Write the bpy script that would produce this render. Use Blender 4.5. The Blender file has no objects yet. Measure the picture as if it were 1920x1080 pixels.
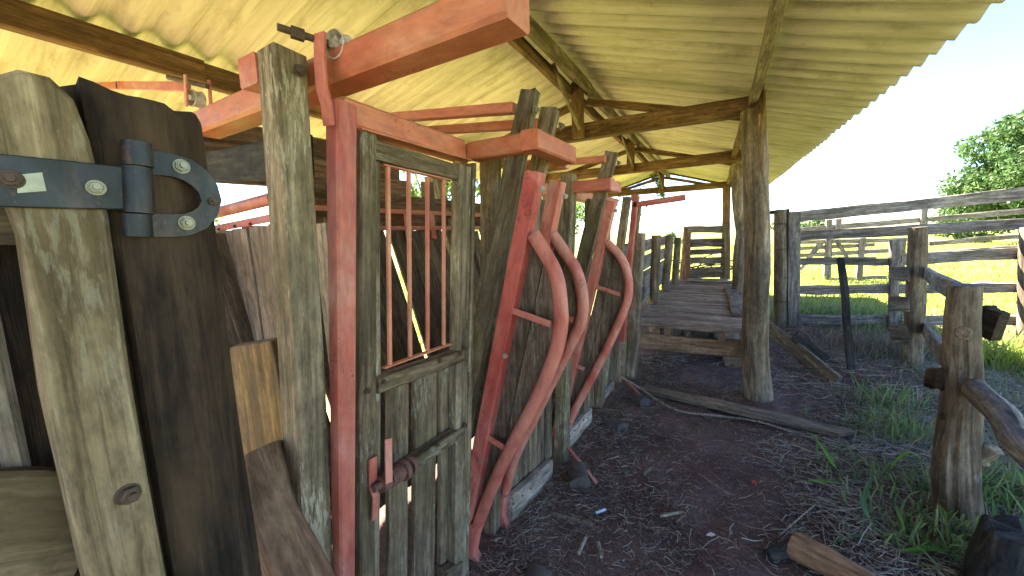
import bpy, bmesh, math, random
import numpy as np
from mathutils import Vector, Matrix, noise

random.seed(7); rng = np.random.default_rng(7)
scene = bpy.context.scene
COL = scene.collection
R = math.radians

# ------------------------------------------------------------------ camera
FPX = 720.0                      # focal length in pixels of a 1920 px wide frame
ROLL, PITCH, YAW = R(1.5), R(8.1775), R(31.334)
EYE = Vector((0, 0, 1.55))
fw = Vector((-math.sin(YAW)*math.cos(PITCH), math.cos(YAW)*math.cos(PITCH), -math.sin(PITCH)))
rt0 = Vector((math.cos(YAW), math.sin(YAW), 0)); up0 = rt0.cross(fw)
rt = rt0*math.cos(ROLL) - up0*math.sin(ROLL); up = rt0*math.sin(ROLL) + up0*math.cos(ROLL)
cam = bpy.data.cameras.new('camera'); cam_o = bpy.data.objects.new('camera', cam); COL.objects.link(cam_o)
cam.sensor_width = 36.0; cam.lens = FPX/1920*36; cam.clip_start = 0.02; cam.clip_end = 3000
M = Matrix.Identity(4)
for i in range(3):
    M[i][0], M[i][1], M[i][2], M[i][3] = rt[i], up[i], -fw[i], EYE[i]
cam_o.matrix_world = M
scene.camera = cam_o

# ------------------------------------------------------------------ light
SUN_DIR = Vector((-0.85, 0.40, 1.0)).normalized()
world = bpy.data.worlds.new('World'); scene.world = world; world.use_nodes = True
nt = world.node_tree; nt.nodes.clear()
sky = nt.nodes.new('ShaderNodeTexSky'); sky.sky_type = 'NISHITA'; sky.sun_disc = False
sky.sun_elevation = math.asin(SUN_DIR.z); sky.sun_rotation = math.atan2(SUN_DIR.x, SUN_DIR.y)
sky.air_density = 1.0; sky.dust_density = 0.1; sky.ozone_density = 5.0; sky.altitude = 1500
bg = nt.nodes.new('ShaderNodeBackground'); bg.inputs[1].default_value = 0.05
wo = nt.nodes.new('ShaderNodeOutputWorld')
nt.links.new(sky.outputs[0], bg.inputs[0]); nt.links.new(bg.outputs[0], wo.inputs[0])
sun = bpy.data.lights.new('sun', 'SUN'); sun.energy = 5.0; sun.angle = R(0.5); sun.color = (1.0, 0.93, 0.80)
sun_o = bpy.data.objects.new('sun', sun); COL.objects.link(sun_o)
sun_o.rotation_euler = SUN_DIR.to_track_quat('Z', 'Y').to_euler()
scene.view_settings.view_transform = 'Standard'; scene.view_settings.look = 'None'
scene.view_settings.exposure = 3.75; scene.view_settings.gamma = 1.0
scene.view_settings.use_curve_mapping = False

# ------------------------------------------------------------------ helpers
V = Vector
def at(px, py, x=None, y=None, z=None, d=None):
    """survey point: where the sight line of a photo pixel meets a plane of the place"""
    r = fw + rt*((px-960)/FPX) - up*((py-540)/FPX)
    if x is not None: t = (x-EYE.x)/r.x
    elif y is not None: t = (y-EYE.y)/r.y
    elif z is not None: t = (z-EYE.z)/r.z
    else: t = d
    return EYE + r*t

WM = {}
def put(name, me, Mw, parent=None, mat=None):
    o = bpy.data.objects.new(name, me); COL.objects.link(o)
    if mat is not None and len(me.materials) == 0: me.materials.append(mat)
    o.matrix_basis = Mw; WM[o] = Mw.copy()
    if parent is not None:
        o.parent = parent; o.matrix_parent_inverse = WM[parent].inverted()
    return o
def tag(o, label, cat, group=None):
    o['label'] = label; o['category'] = cat
    if group: o['group'] = group
    return o
def thing(name, label, cat, loc=(0, 0, 0), group=None):
    o = bpy.data.objects.new(name, None); COL.objects.link(o)
    o.empty_display_size = 0.1
    o.location = loc; WM[o] = Matrix.Translation(V(loc))
    return tag(o, label, cat, group)
def struct(o): o['kind'] = 'structure'; return o
def stuff(o, label=None, cat=None):
    o['kind'] = 'stuff'
    if label: o['label'] = label
    if cat: o['category'] = cat
    return o

def frame(p0, axis, side):
    z = axis.normalized()
    s = V(side)
    x = s - z*s.dot(z)
    if x.length < 1e-4:
        s = V((0, 1, 0)); x = s - z*s.dot(z)
    x.normalize(); y = z.cross(x)
    m = Matrix.Identity(4)
    for i in range(3):
        m[i][0], m[i][1], m[i][2], m[i][3] = x[i], y[i], z[i], p0[i]
    return m
def fin(me, ang=35, smooth=True):
    me.validate(); me.update()
    if smooth:
        me.polygons.foreach_set('use_smooth', [True]*len(me.polygons))
        me.set_sharp_from_angle(angle=R(ang))
    return me

def timber_mesh(L, w, h, wob, bev, taper, seg, skew=0.0, twist=0.0):
    b = min(bev, w*0.3, h*0.3)
    a, c = w/2, h/2
    prof = [(-a+b, -c), (a-b, -c), (a, -c+b), (a, c-b), (a-b, c), (-a+b, c), (-a, c-b), (-a, -c+b)]
    ph = [random.uniform(0, 6.28) for _ in range(10)]
    vs, fs = [], []
    for i in range(seg+1):
        t = i/seg; k = 1+(taper-1)*t
        dx = wob*1.2*math.sin(t*3.1+ph[0]); dy = wob*1.2*math.sin(t*2.7+ph[1])
        ct, st = math.cos(twist*t), math.sin(twist*t)
        for j, (x, y) in enumerate(prof):
            q = j//2
            x2 = x*k + wob*0.6*math.sin(t*9+ph[2+q]) + wob*0.35*math.sin(t*23+ph[(3+q) % 10]*2)
            y2 = y*k + wob*0.6*math.cos(t*8+ph[5+q % 4])
            z = L*t
            if i == 0: z += skew*x/w*0.5 + random.uniform(-1, 1)*wob*0.5
            if i == seg: z += skew*x/w + random.uniform(-1, 1)*wob*0.8
            vs.append((x2*ct-y2*st+dx, x2*st+y2*ct+dy, z))
    for i in range(seg):
        for j in range(8):
            p, q = i*8+j, i*8+(j+1) % 8
            fs.append((p, q, q+8, p+8))
    fs.append(tuple(range(7, -1, -1))); fs.append(tuple(range(seg*8, seg*8+8)))
    me = bpy.data.meshes.new('timber'); me.from_pydata(vs, [], fs)
    return fin(me, 30)
def timber(name, p0, p1, w, h, mat, parent=None, side=(1, 0, 0), wob=0.003, bev=0.006, taper=1.0, seg=6, skew=0.0, twist=0.0):
    p0, p1 = V(p0), V(p1); ax = p1-p0
    return put(name, timber_mesh(ax.length, w, h, wob, bev, taper, seg, skew, twist), frame(p0, ax, side), parent, mat)
def steel(name, p0, p1, w, h, mat, parent=None, side=(1, 0, 0), bev=0.006, taper=1.0):
    return timber(name, p0, p1, w, h, mat, parent, side, 0.0, bev, taper, 1)

def pole_mesh(L, r0, r1, wob, n, seg, rough, bend, crack=0, flat=0.0, topjag=0.0):
    seed = V((random.uniform(0, 50), random.uniform(0, 50), random.uniform(0, 50)))
    bx, by = random.uniform(-1, 1)*bend, random.uniform(-1, 1)*bend
    cr = [(random.uniform(0, 6.28), random.uniform(.15, .5)) for _ in range(crack)]
    vs, fs = [], []
    for i in range(seg+1):
        t = i/seg; r = r0+(r1-r0)*t
        if i == 0 or i == seg: r *= 0.965
        cx = bx*math.sin(math.pi*t) + wob*noise.noise(seed+V((0, 0, t*3)))
        cy = by*math.sin(math.pi*t) + wob*noise.noise(seed+V((9, 0, t*3)))
        zz = L*t
        if i == 1: zz = min(L*t, 0.012)
        if i == seg-1: zz = max(L*t, L-0.012)
        for j in range(n):
            a = 2*math.pi*j/n
            q = r*(1 + rough*noise.noise(seed+V((math.cos(a)*1.3, math.sin(a)*1.3, zz*1.6)))
                     + rough*0.5*noise.noise(seed+V((math.cos(a)*4, math.sin(a)*4, zz*2))))
            if flat: q *= 1+flat*(0.5*abs(math.cos(2*a))-.25)
            for (ca, dep) in cr:
                da = abs((a-ca-0.25*math.sin(zz*2+ca)+math.pi) % (2*math.pi)-math.pi)
                if da < math.pi/n*1.05: q *= 1-0.16*dep*2
            zj = topjag*noise.noise(seed+V((math.cos(a)*3, math.sin(a)*3, 0))) if i >= seg-1 else 0
            vs.append((cx+q*math.cos(a), cy+q*math.sin(a), zz+zj))
    for i in range(seg):
        for j in range(n):
            p, q = i*n+j, i*n+(j+1) % n
            fs.append((p, q, q+n, p+n))
    for (base, rev) in ((0, True), (seg*n, False)):
        c = V((0, 0, 0))
        for j in range(n): c += V(vs[base+j])
        vs.append(tuple(c/n)); ci = len(vs)-1
        for j in range(n):
            p, q = base+j, base+(j+1) % n
            fs.append((q, p, ci) if rev else (p, q, ci))
    me = bpy.data.meshes.new('pole'); me.from_pydata(vs, [], fs)
    return fin(me, 38)
def pole(name, p0, p1, r0, r1, mat, parent=None, wob=0.012, n=18, seg=12, rough=0.10, bend=0.01, crack=2, flat=0.0, topjag=0.0):
    p0, p1 = V(p0), V(p1); ax = p1-p0
    return put(name, pole_mesh(ax.length, r0, r1, wob, n, seg, rough, bend, crack, flat, topjag), frame(p0, ax, (1, 0, 0)), parent, mat)

def catmull(pts, k=6):
    pts = [V(p) for p in pts]; out = []
    P = [pts[0]*2-pts[1]] + pts + [pts[-1]*2-pts[-2]]
    for i in range(1, len(P)-2):
        a, b, c, d = P[i-1], P[i], P[i+1], P[i+2]
        for j in range(k):
            t = j/k
            out.append(0.5*((2*b)+(c-a)*t+(2*a-5*b+4*c-d)*t*t+(3*b-a-3*c+d)*t**3))
    out.append(pts[-1]); return out
def tube_mesh(pts, rad, n=14, origin=None):
    o = origin or pts[0]
    vs, fs = [], []
    x = None
    for i, p in enumerate(pts):
        t = (pts[min(i+1, len(pts)-1)]-pts[max(i-1, 0)]).normalized()
        if x is None:
            x = V((0, 1, 0)) if abs(t.y) < .9 else V((1, 0, 0))
        x = (x-t*x.dot(t)).normalized(); y = t.cross(x)
        r = rad(i/(len(pts)-1)) if callable(rad) else rad
        for j in range(n):
            a = 2*math.pi*j/n
            vs.append(tuple(p-o+x*r*math.cos(a)+y*r*math.sin(a)))
    m = len(pts)
    for i in range(m-1):
        for j in range(n):
            p, q = i*n+j, i*n+(j+1) % n
            fs.append((p, q, q+n, p+n))
    fs.append(tuple(range(n-1, -1, -1))); fs.append(tuple(range((m-1)*n, m*n)))
    me = bpy.data.meshes.new('tube'); me.from_pydata(vs, [], fs)
    return fin(me, 50)
def tube(name, pts, rad, mat, parent=None, n=14, smooth=6):
    q = catmull(pts, smooth) if smooth else [V(p) for p in pts]
    return put(name, tube_mesh(q, rad, n), Matrix.Translation(q[0]), parent, mat)

def plate(name, pts, thick, mat, parent=None, bev=0.004):
    """flat outline extruded by the vector thick"""
    pts = [V(p) for p in pts]; thick = V(thick)
    c = sum(pts, V())/len(pts)
    bm = bmesh.new()
    f = bm.faces.new([bm.verts.new(p-c) for p in pts])
    ext = bmesh.ops.extrude_face_region(bm, geom=[f])
    bmesh.ops.translate(bm, vec=thick, verts=[e for e in ext['geom'] if isinstance(e, bmesh.types.BMVert)])
    bmesh.ops.recalc_face_normals(bm, faces=bm.faces)
    if bev:
        es = [e for e in bm.edges if e.calc_face_angle(0) > R(50)]
        bmesh.ops.bevel(bm, geom=es, offset=bev, segments=1, affect='EDGES', clamp_overlap=True)
    bmesh.ops.triangulate(bm, faces=[f for f in bm.faces if len(f.verts) > 4])
    me = bpy.data.meshes.new('plate'); bm.to_mesh(me); bm.free()
    return put(name, fin(me, 30), Matrix.Translation(c), parent, mat)
def ring_plate(name, outer, inner, thick, mat, parent=None):
    """U strip between two open outlines of equal length"""
    n = len(outer); c = sum((V(p) for p in outer), V())/n; t = V(thick)
    vs = [V(p)-c for p in outer]+[V(p)-c for p in inner]
    vs += [v+t for v in vs]; fs = []
    for i in range(n-1):
        fs.append((i, i+1, n+i+1, n+i)); fs.append((2*n+i+1, 2*n+i, 3*n+i, 3*n+i+1))
        fs.append((i+1, i, 2*n+i, 2*n+i+1)); fs.append((n+i, n+i+1, 3*n+i+1, 3*n+i))
    fs.append((0, n, 3*n, 2*n)); fs.append((n-1, 3*n-1, 4*n-1, 2*n-1))
    bm = bmesh.new(); bv = [bm.verts.new(v) for v in vs]
    for f in fs: bm.faces.new([bv[i] for i in f])
    bmesh.ops.recalc_face_normals(bm, faces=bm.faces)
    me = bpy.data.meshes.new('ring'); bm.to_mesh(me); bm.free()
    return put(name, fin(me, 40), Matrix.Translation(c), parent, mat)

def bolt_mesh():
    bm = bmesh.new()
    def disc(r, z0, z1, n, rot=0, top=1.0):
        a = [bm.verts.new((r*math.cos(2*math.pi*i/n+rot), r*math.sin(2*math.pi*i/n+rot), z0)) for i in range(n)]
        b = [bm.verts.new((top*r*math.cos(2*math.pi*i/n+rot), top*r*math.sin(2*math.pi*i/n+rot), z1)) for i in range(n)]
        for i in range(n): bm.faces.new((a[i], a[(i+1) % n], b[(i+1) % n], b[i]))
        bm.faces.new(b)
    disc(.92, -0.05, 0.10, 16, top=.95); disc(0.74, 0.10, 0.66, 6, .3); disc(0.68, 0.66, 0.74, 6, .3, .85); disc(0.36, 0.68, 1.15, 10, top=.9)
    me = bpy.data.meshes.new('bolt'); bm.to_mesh(me); bm.free(); return fin(me, 30)
BOLT = {}
def bolt(p, n, r, mat, parent, name='bolt'):
    if mat.name not in BOLT:
        BOLT[mat.name] = bolt_mesh(); BOLT[mat.name].materials.append(mat)
    m = frame(V(p), V(n), (0.3, 0.2, 1)) @ Matrix.Rotation(random.uniform(0, 6), 4, 'Z') @ Matrix.Scale(r, 4)
    return put(name, BOLT[mat.name], m, parent)

# ------------------------------------------------------------------ materials
def newmat(name):
    m = bpy.data.materials.new(name); m.use_nodes = True
    n = m.node_tree; b = n.nodes['Principled BSDF']
    return m, n, b
def N(n, t, **k):
    x = n.nodes.new(t)
    for a, v in k.items(): setattr(x, a, v)
    return x
def ramp(n, fac, stops):
    r = n.nodes.new('ShaderNodeValToRGB'); cr = r.color_ramp
    while len(cr.elements) < len(stops): cr.elements.new(0.5)
    for e, (p, c) in zip(cr.elements, stops):
        e.position = p; e.color = (*c, 1) if len(c) == 3 else c
    n.links.new(fac, r.inputs[0]); return r.outputs[0]
def noise_tex(n, vec, sc, scale=1.0, detail=6, rough=0.6, dist=0.0):
    mp = N(n, 'ShaderNodeMapping'); mp.inputs['Scale'].default_value = sc
    n.links.new(vec, mp.inputs['Vector'])
    t = N(n, 'ShaderNodeTexNoise'); t.inputs['Scale'].default_value = scale
    t.inputs['Detail'].default_value = detail; t.inputs['Roughness'].default_value = rough; t.inputs['Distortion'].default_value = dist
    n.links.new(mp.outputs[0], t.inputs['Vector']); return t.outputs['Fac']
def mix(n, fac, a, b, mode='MIX'):
    x = N(n, 'ShaderNodeMix', data_type='RGBA', blend_type=mode)
    if isinstance(fac, (int, float)): x.inputs[0].default_value = fac
    else: n.links.new(fac, x.inputs[0])
    for i, v in ((6, a), (7, b)):
        if isinstance(v, tuple): x.inputs[i].default_value = (*v, 1)
        else: n.links.new(v, x.inputs[i])
    return x.outputs[2]
def coords(n):
    tc = N(n, 'ShaderNodeTexCoord'); oi = N(n, 'ShaderNodeObjectInfo')
    cm = N(n, 'ShaderNodeCombineXYZ')
    for i, k in enumerate((37.0, 91.0, 53.0)):
        mm = N(n, 'ShaderNodeMath', operation='MULTIPLY'); mm.inputs[1].default_value = k
        n.links.new(oi.outputs['Random'], mm.inputs[0]); n.links.new(mm.outputs[0], cm.inputs[i])
    ad = N(n, 'ShaderNodeVectorMath', operation='ADD')
    n.links.new(tc.outputs['Object'], ad.inputs[0]); n.links.new(cm.outputs[0], ad.inputs[1])
    return ad.outputs[0], oi.outputs['Random']
def vary(n, col, rnd, lo, hi):
    mr = N(n, 'ShaderNodeMapRange'); mr.inputs[3].default_value = lo; mr.inputs[4].default_value = hi
    n.links.new(rnd, mr.inputs[0])
    hs = N(n, 'ShaderNodeHueSaturation'); n.links.new(mr.outputs[0], hs.inputs['Value']); n.links.new(col, hs.inputs['Color'])
    return hs.outputs[0]
def wood(name, dark, mid, light, fleck=0.0, fleckcol=(.5, .48, .4), stain=None, stainamt=.5, bump=.5, rough=.85, lo=.8, hi=1.2, crack=.5, g=1.0):
    m, n, b = newmat(name); vec, rnd = coords(n)
    a = noise_tex(n, vec, (30*g, 30*g, 2.4*g), 1, 9, .68, .9)
    col = ramp(n, a, [(.33, dark), (.5, mid), (.67, light)])
    f = noise_tex(n, vec, (150*g, 150*g, 5*g), 1, 6, .7, .4)
    fr = ramp(n, f, [(.30, (1-crack,)*3), (.46, (1, 1, 1))])
    col = mix(n, 1.0, col, fr, 'MULTIPLY')
    bl = noise_tex(n, vec, (5, 5, 2.2), 1, 5, .6)
    blr = ramp(n, bl, [(.32, (.55,)*3), (.66, (1.3,)*3)])
    sp = noise_tex(n, vec, (38, 38, 16), 1, 7, .75)
    col = mix(n, 1.0, col, ramp(n, sp, [(.34, (.62,)*3), (.62, (1.22,)*3)]), 'MULTIPLY')
    col = mix(n, 1.0, col, blr, 'MULTIPLY')
    if stain:
        s = noise_tex(n, vec, (4, 4, 1.6), 1.3, 5, .65)
        sr = ramp(n, s, [(.45, (0, 0, 0)), (.68, (stainamt,)*3)])
        col = mix(n, sr, col, stain)
    if fleck:
        k = noise_tex(n, vec, (100*g, 100*g, 20*g), 1, 4, .7)
        k2 = noise_tex(n, vec, (6, 6, 3), 1, 3, .5)
        pr = N(n, 'ShaderNodeMath', operation='MULTIPLY'); n.links.new(k, pr.inputs[0]); n.links.new(k2, pr.inputs[1])
        kr = ramp(n, pr.outputs[0], [(.325, (0, 0, 0)), (.39, (fleck*.8,)*3)])
        col = mix(n, kr, col, fleckcol)
    col = vary(n, col, rnd, lo, hi)
    n.links.new(col, b.inputs['Base Color']); b.inputs['Roughness'].default_value = rough
    b.inputs['Specular IOR Level'].default_value = 0.25
    h = N(n, 'ShaderNodeMath', operation='ADD'); n.links.new(a, h.inputs[0]); n.links.new(f, h.inputs[1])
    bp = N(n, 'ShaderNodeBump'); bp.inputs['Strength'].default_value = bump; bp.inputs['Distance'].default_value = 0.006
    n.links.new(h.outputs[0], bp.inputs['Height']); n.links.new(bp.outputs[0], b.inputs['Normal'])
    return m
def paint(name, c1, c2, c3, rust=(.05, .025, .018), rustamt=.6, rough=.5, spot=.625):
    m, n, b = newmat(name); vec, rnd = coords(n)
    a = noise_tex(n, vec, (5, 5, 2.5), 1.1, 6, .65, .8)
    col = ramp(n, a, [(.34, c1), (.5, c2), (.66, c3)])
    d = noise_tex(n, vec, (40, 40, 12), 1, 6, .7)
    col = mix(n, 1.0, col, ramp(n, d, [(.3, (.72,)*3), (.6, (1.08,)*3)]), 'MULTIPLY')
    s = noise_tex(n, vec, (110, 110, 85), 1, 3, .6); s2 = noise_tex(n, vec, (6, 6, 5), 1, 4, .6)
    pr = N(n, 'ShaderNodeMath', operation='MULTIPLY'); n.links.new(s, pr.inputs[0]); n.links.new(s2, pr.inputs[1])
    sr = ramp(n, pr.outputs[0], [(spot*spot-.01, (0, 0, 0)), (spot*spot+.02, (rustamt,)*3)])
    col = mix(n, sr, col, rust)
    du = noise_tex(n, vec, (14, 14, 5), 1, 5, .7)
    col = mix(n, ramp(n, du, [(.52, (0, 0, 0)), (.8, (.28,)*3)]), col, (.34, .22, .16))
    col = vary(n, col, rnd, .88, 1.1)
    n.links.new(col, b.inputs['Base Color'])
    rr = ramp(n, d, [(.3, (rough-.1,)*3), (.7, (rough+.2,)*3)]); n.links.new(rr, b.inputs['Roughness'])
    b.inputs['Specular IOR Level'].default_value = 0.4
    bp = N(n, 'ShaderNodeBump'); bp.inputs['Strength'].default_value = .25; bp.inputs['Distance'].default_value = 0.002
    n.links.new(d, bp.inputs['Height']); n.links.new(bp.outputs[0], b.inputs['Normal'])
    return m
def plain(name, c, rough=.6, metal=0.0, var=.25, sc=30):
    m, n, b = newmat(name); vec, rnd = coords(n)
    a = noise_tex(n, vec, (sc, sc, sc), 1, 5, .65)
    col = ramp(n, a, [(.3, tuple(v*(1-var) for v in c)), (.7, tuple(min(1, v*(1+var)) for v in c))])
    n.links.new(col, b.inputs['Base Color']); b.inputs['Roughness'].default_value = rough; b.inputs['Metallic'].default_value = metal
    return m

W_GREY = wood('weathered_grey_timber', (.075, .054, .034), (.19, .143, .09), (.31, .25, .17), fleck=.75, fleckcol=(.42, .39, .29), stain=(.13, .115, .055), stainamt=.55)
W_DOOR = wood('weathered_door_timber', (.055, .038, .024), (.155, .110, .066), (.28, .215, .14), fleck=.6, fleckcol=(.38, .35, .28), stain=(.11, .09, .045))
W_BOARD = wood('gate_board_timber', (.085, .058, .030), (.225, .162, .090), (.37, .29, .178), fleck=.35, fleckcol=(.45, .42, .3), stain=(.12, .085, .04), stainamt=.75, g=.8)
W_DARK = wood('creosoted_post_timber', (.010, .007, .005), (.030, .019, .013), (.070, .044, .027), stain=(.12, .072, .038), stainamt=.6, crack=.6)
W_PLANK = wood('brown_plank_timber', (.06, .042, .028), (.14, .10, .068), (.23, .175, .125), fleck=.35, fleckcol=(.35, .3, .24))
W_BEIGE = wood('pale_plank_timber', (.15, .11, .08), (.31, .24, .18), (.45, .37, .29), fleck=.3)
W_ROOF = wood('roof_frame_timber', (.06, .032, .016), (.16, .088, .045), (.26, .155, .085), stain=(.07, .04, .025))
W_FENCE = wood('fence_timber', (.07, .055, .048), (.20, .163, .14), (.35, .30, .26), fleck=.3, fleckcol=(.4, .38, .35))
W_LOG = wood('round_log_timber', (.07, .048, .032), (.21, .15, .095), (.37, .285, .19), stain=(.06, .045, .034), stainamt=.7, fleck=.3, g=.7)
W_DECK = wood('deck_timber', (.12, .088, .070), (.32, .24, .19), (.48, .39, .32), lo=.7, hi=1.25)
W_OCHRE = wood('lichen_ochre_timber', (.05, .028, .012), (.16, .088, .030), (.30, .185, .07), stain=(.06, .042, .03), stainamt=.9)
W_PINK = wood('pale_split_timber', (.11, .063, .035), (.25, .15, .09), (.36, .25, .165), stain=(.12, .08, .05))
W_PEEL = wood('peeled_log_timber', (.12, .06, .03), (.24, .125, .065), (.33, .19, .11), crack=.2, bump=.2)
W_DKPLANK = wood('dark_plank_timber', (.012, .01, .009), (.035, .03, .026), (.075, .065, .055))
RED = paint('faded_red_paint', (.42, .08, .058), (.52, .16, .115), (.59, .27, .205))
RED_DEEP = paint('deep_red_paint', (.38, .05, .042), (.46, .095, .075), (.56, .21, .165))
RED_BOUNCE = paint('red_paint_yellow_bounce', (.46, .12, .065), (.55, .19, .11), (.60, .27, .17))  # same red paint turned orange; yellow bounce light put into the colour
BLACK = paint('black_hinge_steel', (.012, .013, .015), (.020, .023, .027), (.046, .052, .060), rust=(.12, .05, .02), rustamt=.6, rough=.45, spot=.58)
ZINC = plain('zinc_bolt', (.26, .24, .17), .45, .6, .35, 60)
RUSTY = plain('rusty_bolt', (.10, .065, .045), .7, .3, .4, 60)
RUST = plain('red_brown_rust', (.15, .07, .055), .85, .1, .45, 45)
WHITE = plain('dusty_white', (.55, .52, .46), .6)
CAST = plain('dusty_cast_iron', (.48, .42, .36), .7, 0, .4, 40)

# ------------------------------------------------------------------ ground
def gnoise(x, y):
    return (0.022*noise.noise(V((x*.9, y*.9, 3))) + 0.018*noise.noise(V((x*3.1, y*3.1, 7)))
            + 0.008*noise.noise(V((x*9, y*9, 1))) - 0.030*max(0, noise.noise(V((x*4.6, y*4.6, 21)))-.12))
def gz(x, y):
    z = gnoise(x, y) if (abs(x) < 30 and -20 < y < 50) else 0.0
    z += 0.035*math.exp(-((x+.92)/.28)**2)*(1 if 0 < y < 3.4 else math.exp(-(max(0, y-3.4))**2/.1))*(0.55+.45*math.sin(y*4.3+1))
    for (cx, cy, hh, rr) in ((.19, 3.87, .07, .20), (1.0, 2.68, .06, .20), (1.6, 5.55, .06, .22), (-.97, 3.9, .06, .18), (.66, 6.95, .08, .3)):
        q = ((x-cx)**2+(y-cy)**2)/(rr*rr)
        if q < 6: z += hh*math.exp(-q)*(.8+.5*noise.noise(V((x*8, y*8, 2))))
    return z
def axis_vals(lo, hi, clo, chi, step, far):
    v = list(np.arange(clo, chi+1e-6, step))
    s = step; x = chi
    while x < far: s *= 1.22; x += s; v.append(x)
    s = step; x = clo; w = []
    while x > -far: s *= 1.22; x -= s; w.append(x)
    return w[::-1]+v
xs = axis_vals(0, 0, -1.6, 3.2, .035, 900); ys = axis_vals(0, 0, .6, 7.5, .035, 900)
gv = []
for yy in ys:
    for xx in xs:
        gv.append((xx, yy, gz(xx, yy) - 0.012*max(0, min(yy, 200)-14)*.8))
nx = len(xs); gf = []
for j in range(len(ys)-1):
    for i in range(nx-1):
        p = j*nx+i; gf.append((p, p+1, p+nx+1, p+nx))
gm = bpy.data.meshes.new('ground'); gm.from_pydata(gv, [], gf); gm.polygons.foreach_set('use_smooth', [True]*len(gf))
def ground_mat():
    m, n, b = newmat('red_earth_and_pasture')
    tc = N(n, 'ShaderNodeTexCoord'); vec = tc.outputs['Object']
    a = noise_tex(n, vec, (1.6, 1.6, 1.6), 1, 8, .65)
    dirt = ramp(n, a, [(.3, (.085, .047, .040)), (.5, (.155, .088, .073)), (.72, (.24, .148, .122))])
    f = noise_tex(n, vec, (60, 60, 60), 1, 4, .7)
    dirt = mix(n, 1.0, dirt, ramp(n, f, [(.3, (.55,)*3), (.7, (1.5,)*3)]), 'MULTIPLY')
    st = noise_tex(n, vec, (45, 150, 60), 1, 3, .6, 2.5)
    lm = noise_tex(n, vec, (2.2, 2.2, 2.2), 1, 4, .6)
    pr = N(n, 'ShaderNodeMath', operation='MULTIPLY'); n.links.new(st, pr.inputs[0]); n.links.new(lm, pr.inputs[1])
    dirt = mix(n, ramp(n, pr.outputs[0], [(.30, (0, 0, 0)), (.36, (.6,)*3)]), dirt, (.20, .165, .13))
    g1 = noise_tex(n, vec, (.25, .25, .25), 1, 6, .6)
    g2 = noise_tex(n, vec, (7, 7, 7), 1, 5, .7)
    gr = ramp(n, g1, [(.3, (.12, .155, .025)), (.5, (.20, .21, .04)), (.7, (.30, .26, .085))])
    gr = mix(n, 1.0, gr, ramp(n, g2, [(.3, (.5,)*3), (.7, (1.35,)*3)]), 'MULTIPLY')
    sx = N(n, 'ShaderNodeSeparateXYZ'); n.links.new(vec, sx.inputs[0])
    def mr(src, a0, a1):
        x = N(n, 'ShaderNodeMapRange'); x.inputs[1].default_value = a0; x.inputs[2].default_value = a1
        n.links.new(src, x.inputs[0]); return x.outputs[0]
    def mx(a, b, op='MAXIMUM'):
        x = N(n, 'ShaderNodeMath', operation=op); n.links.new(a, x.inputs[0]); n.links.new(b, x.inputs[1]); return x.outputs[0]
    dn = noise_tex(n, vec, (.9, .9, .9), 1, 5, .6)
    jit = N(n, 'ShaderNodeMath', operation='MULTIPLY_ADD'); n.links.new(dn, jit.inputs[0]); jit.inputs[1].default_value = 1.6; jit.inputs[2].default_value = -.8
    xj = mx(sx.outputs['X'], jit.outputs[0], 'ADD'); yj = mx(sx.outputs['Y'], jit.outputs[0], 'ADD')
    msk = mx(mx(mr(xj, 1.9, 3.0), mr(yj, 8.2, 9.6)), mr(xj, -3.3, -4.2))
    bounce_tan = ramp(n, a, [(.3, (.26, .19, .075)), (.7, (.44, .34, .15))])  # hidden left ground, made tan to bounce warm light onto the roof
    dirt = mix(n, mr(xj, -2.0, -2.6), dirt, bounce_tan)
    n.links.new(mix(n, msk, dirt, gr), b.inputs['Base Color'])
    b.inputs['Roughness'].default_value = .95; b.inputs['Specular IOR Level'].default_value = .15
    bp = N(n, 'ShaderNodeBump'); bp.inputs['Strength'].default_value = .8; bp.inputs['Distance'].default_value = .012
    ad = N(n, 'ShaderNodeMath', operation='ADD'); n.links.new(f, ad.inputs[0]); n.links.new(st, ad.inputs[1])
    n.links.new(ad.outputs[0], bp.inputs['Height']); n.links.new(bp.outputs[0], b.inputs['Normal'])
    return m
struct(put('ground', gm, Matrix.Identity(4), None, ground_mat()))

# far hills
def hill_mesh(cx, cy, L, D, Hh, ang, seed):
    vs, fs = [], []; nu, nv = 60, 14
    ca, sa = math.cos(ang), math.sin(ang)
    for j in range(nv+1):
        for i in range(nu+1):
            u = i/nu*2-1; v = j/nv*2-1
            h = Hh*max(0, 1-v*v)*(max(0, 1-u*u))**.6*(0.75+.5*noise.noise(V((u*3+seed, v*.7, seed))))
            x, y = u*L, v*D
            vs.append((cx+x*ca-y*sa, cy+x*sa+y*ca, h-4))
    for j in range(nv):
        for i in range(nu):
            p = j*(nu+1)+i; fs.append((p, p+1, p+nu+2, p+nu+1))
    me = bpy.data.meshes.new('hills'); me.from_pydata(vs, [], fs); me.polygons.foreach_set('use_smooth', [True]*len(fs)); return me
def hill_mat(name, c1, c2):
    m, n, b = newmat(name); tc = N(n, 'ShaderNodeTexCoord')
    a = noise_tex(n, tc.outputs['Object'], (.02, .05, .1), 1, 8, .65)
    n.links.new(ramp(n, a, [(.42, c1), (.58, c2)]), b.inputs['Base Color']); b.inputs['Roughness'].default_value = 1
    return m
struct(put('hills', hill_mesh(60, 420, 420, 130, 15, .1, 2.0), Matrix.Identity(4), None, hill_mat('far_fields', (.10, .16, .05), (.26, .14, .09))))
struct(put('hills', hill_mesh(-330, 260, 300, 90, 13, .9, 5.0), Matrix.Identity(4), None, hill_mat('far_wood', (.05, .09, .03), (.12, .17, .06))))

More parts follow.
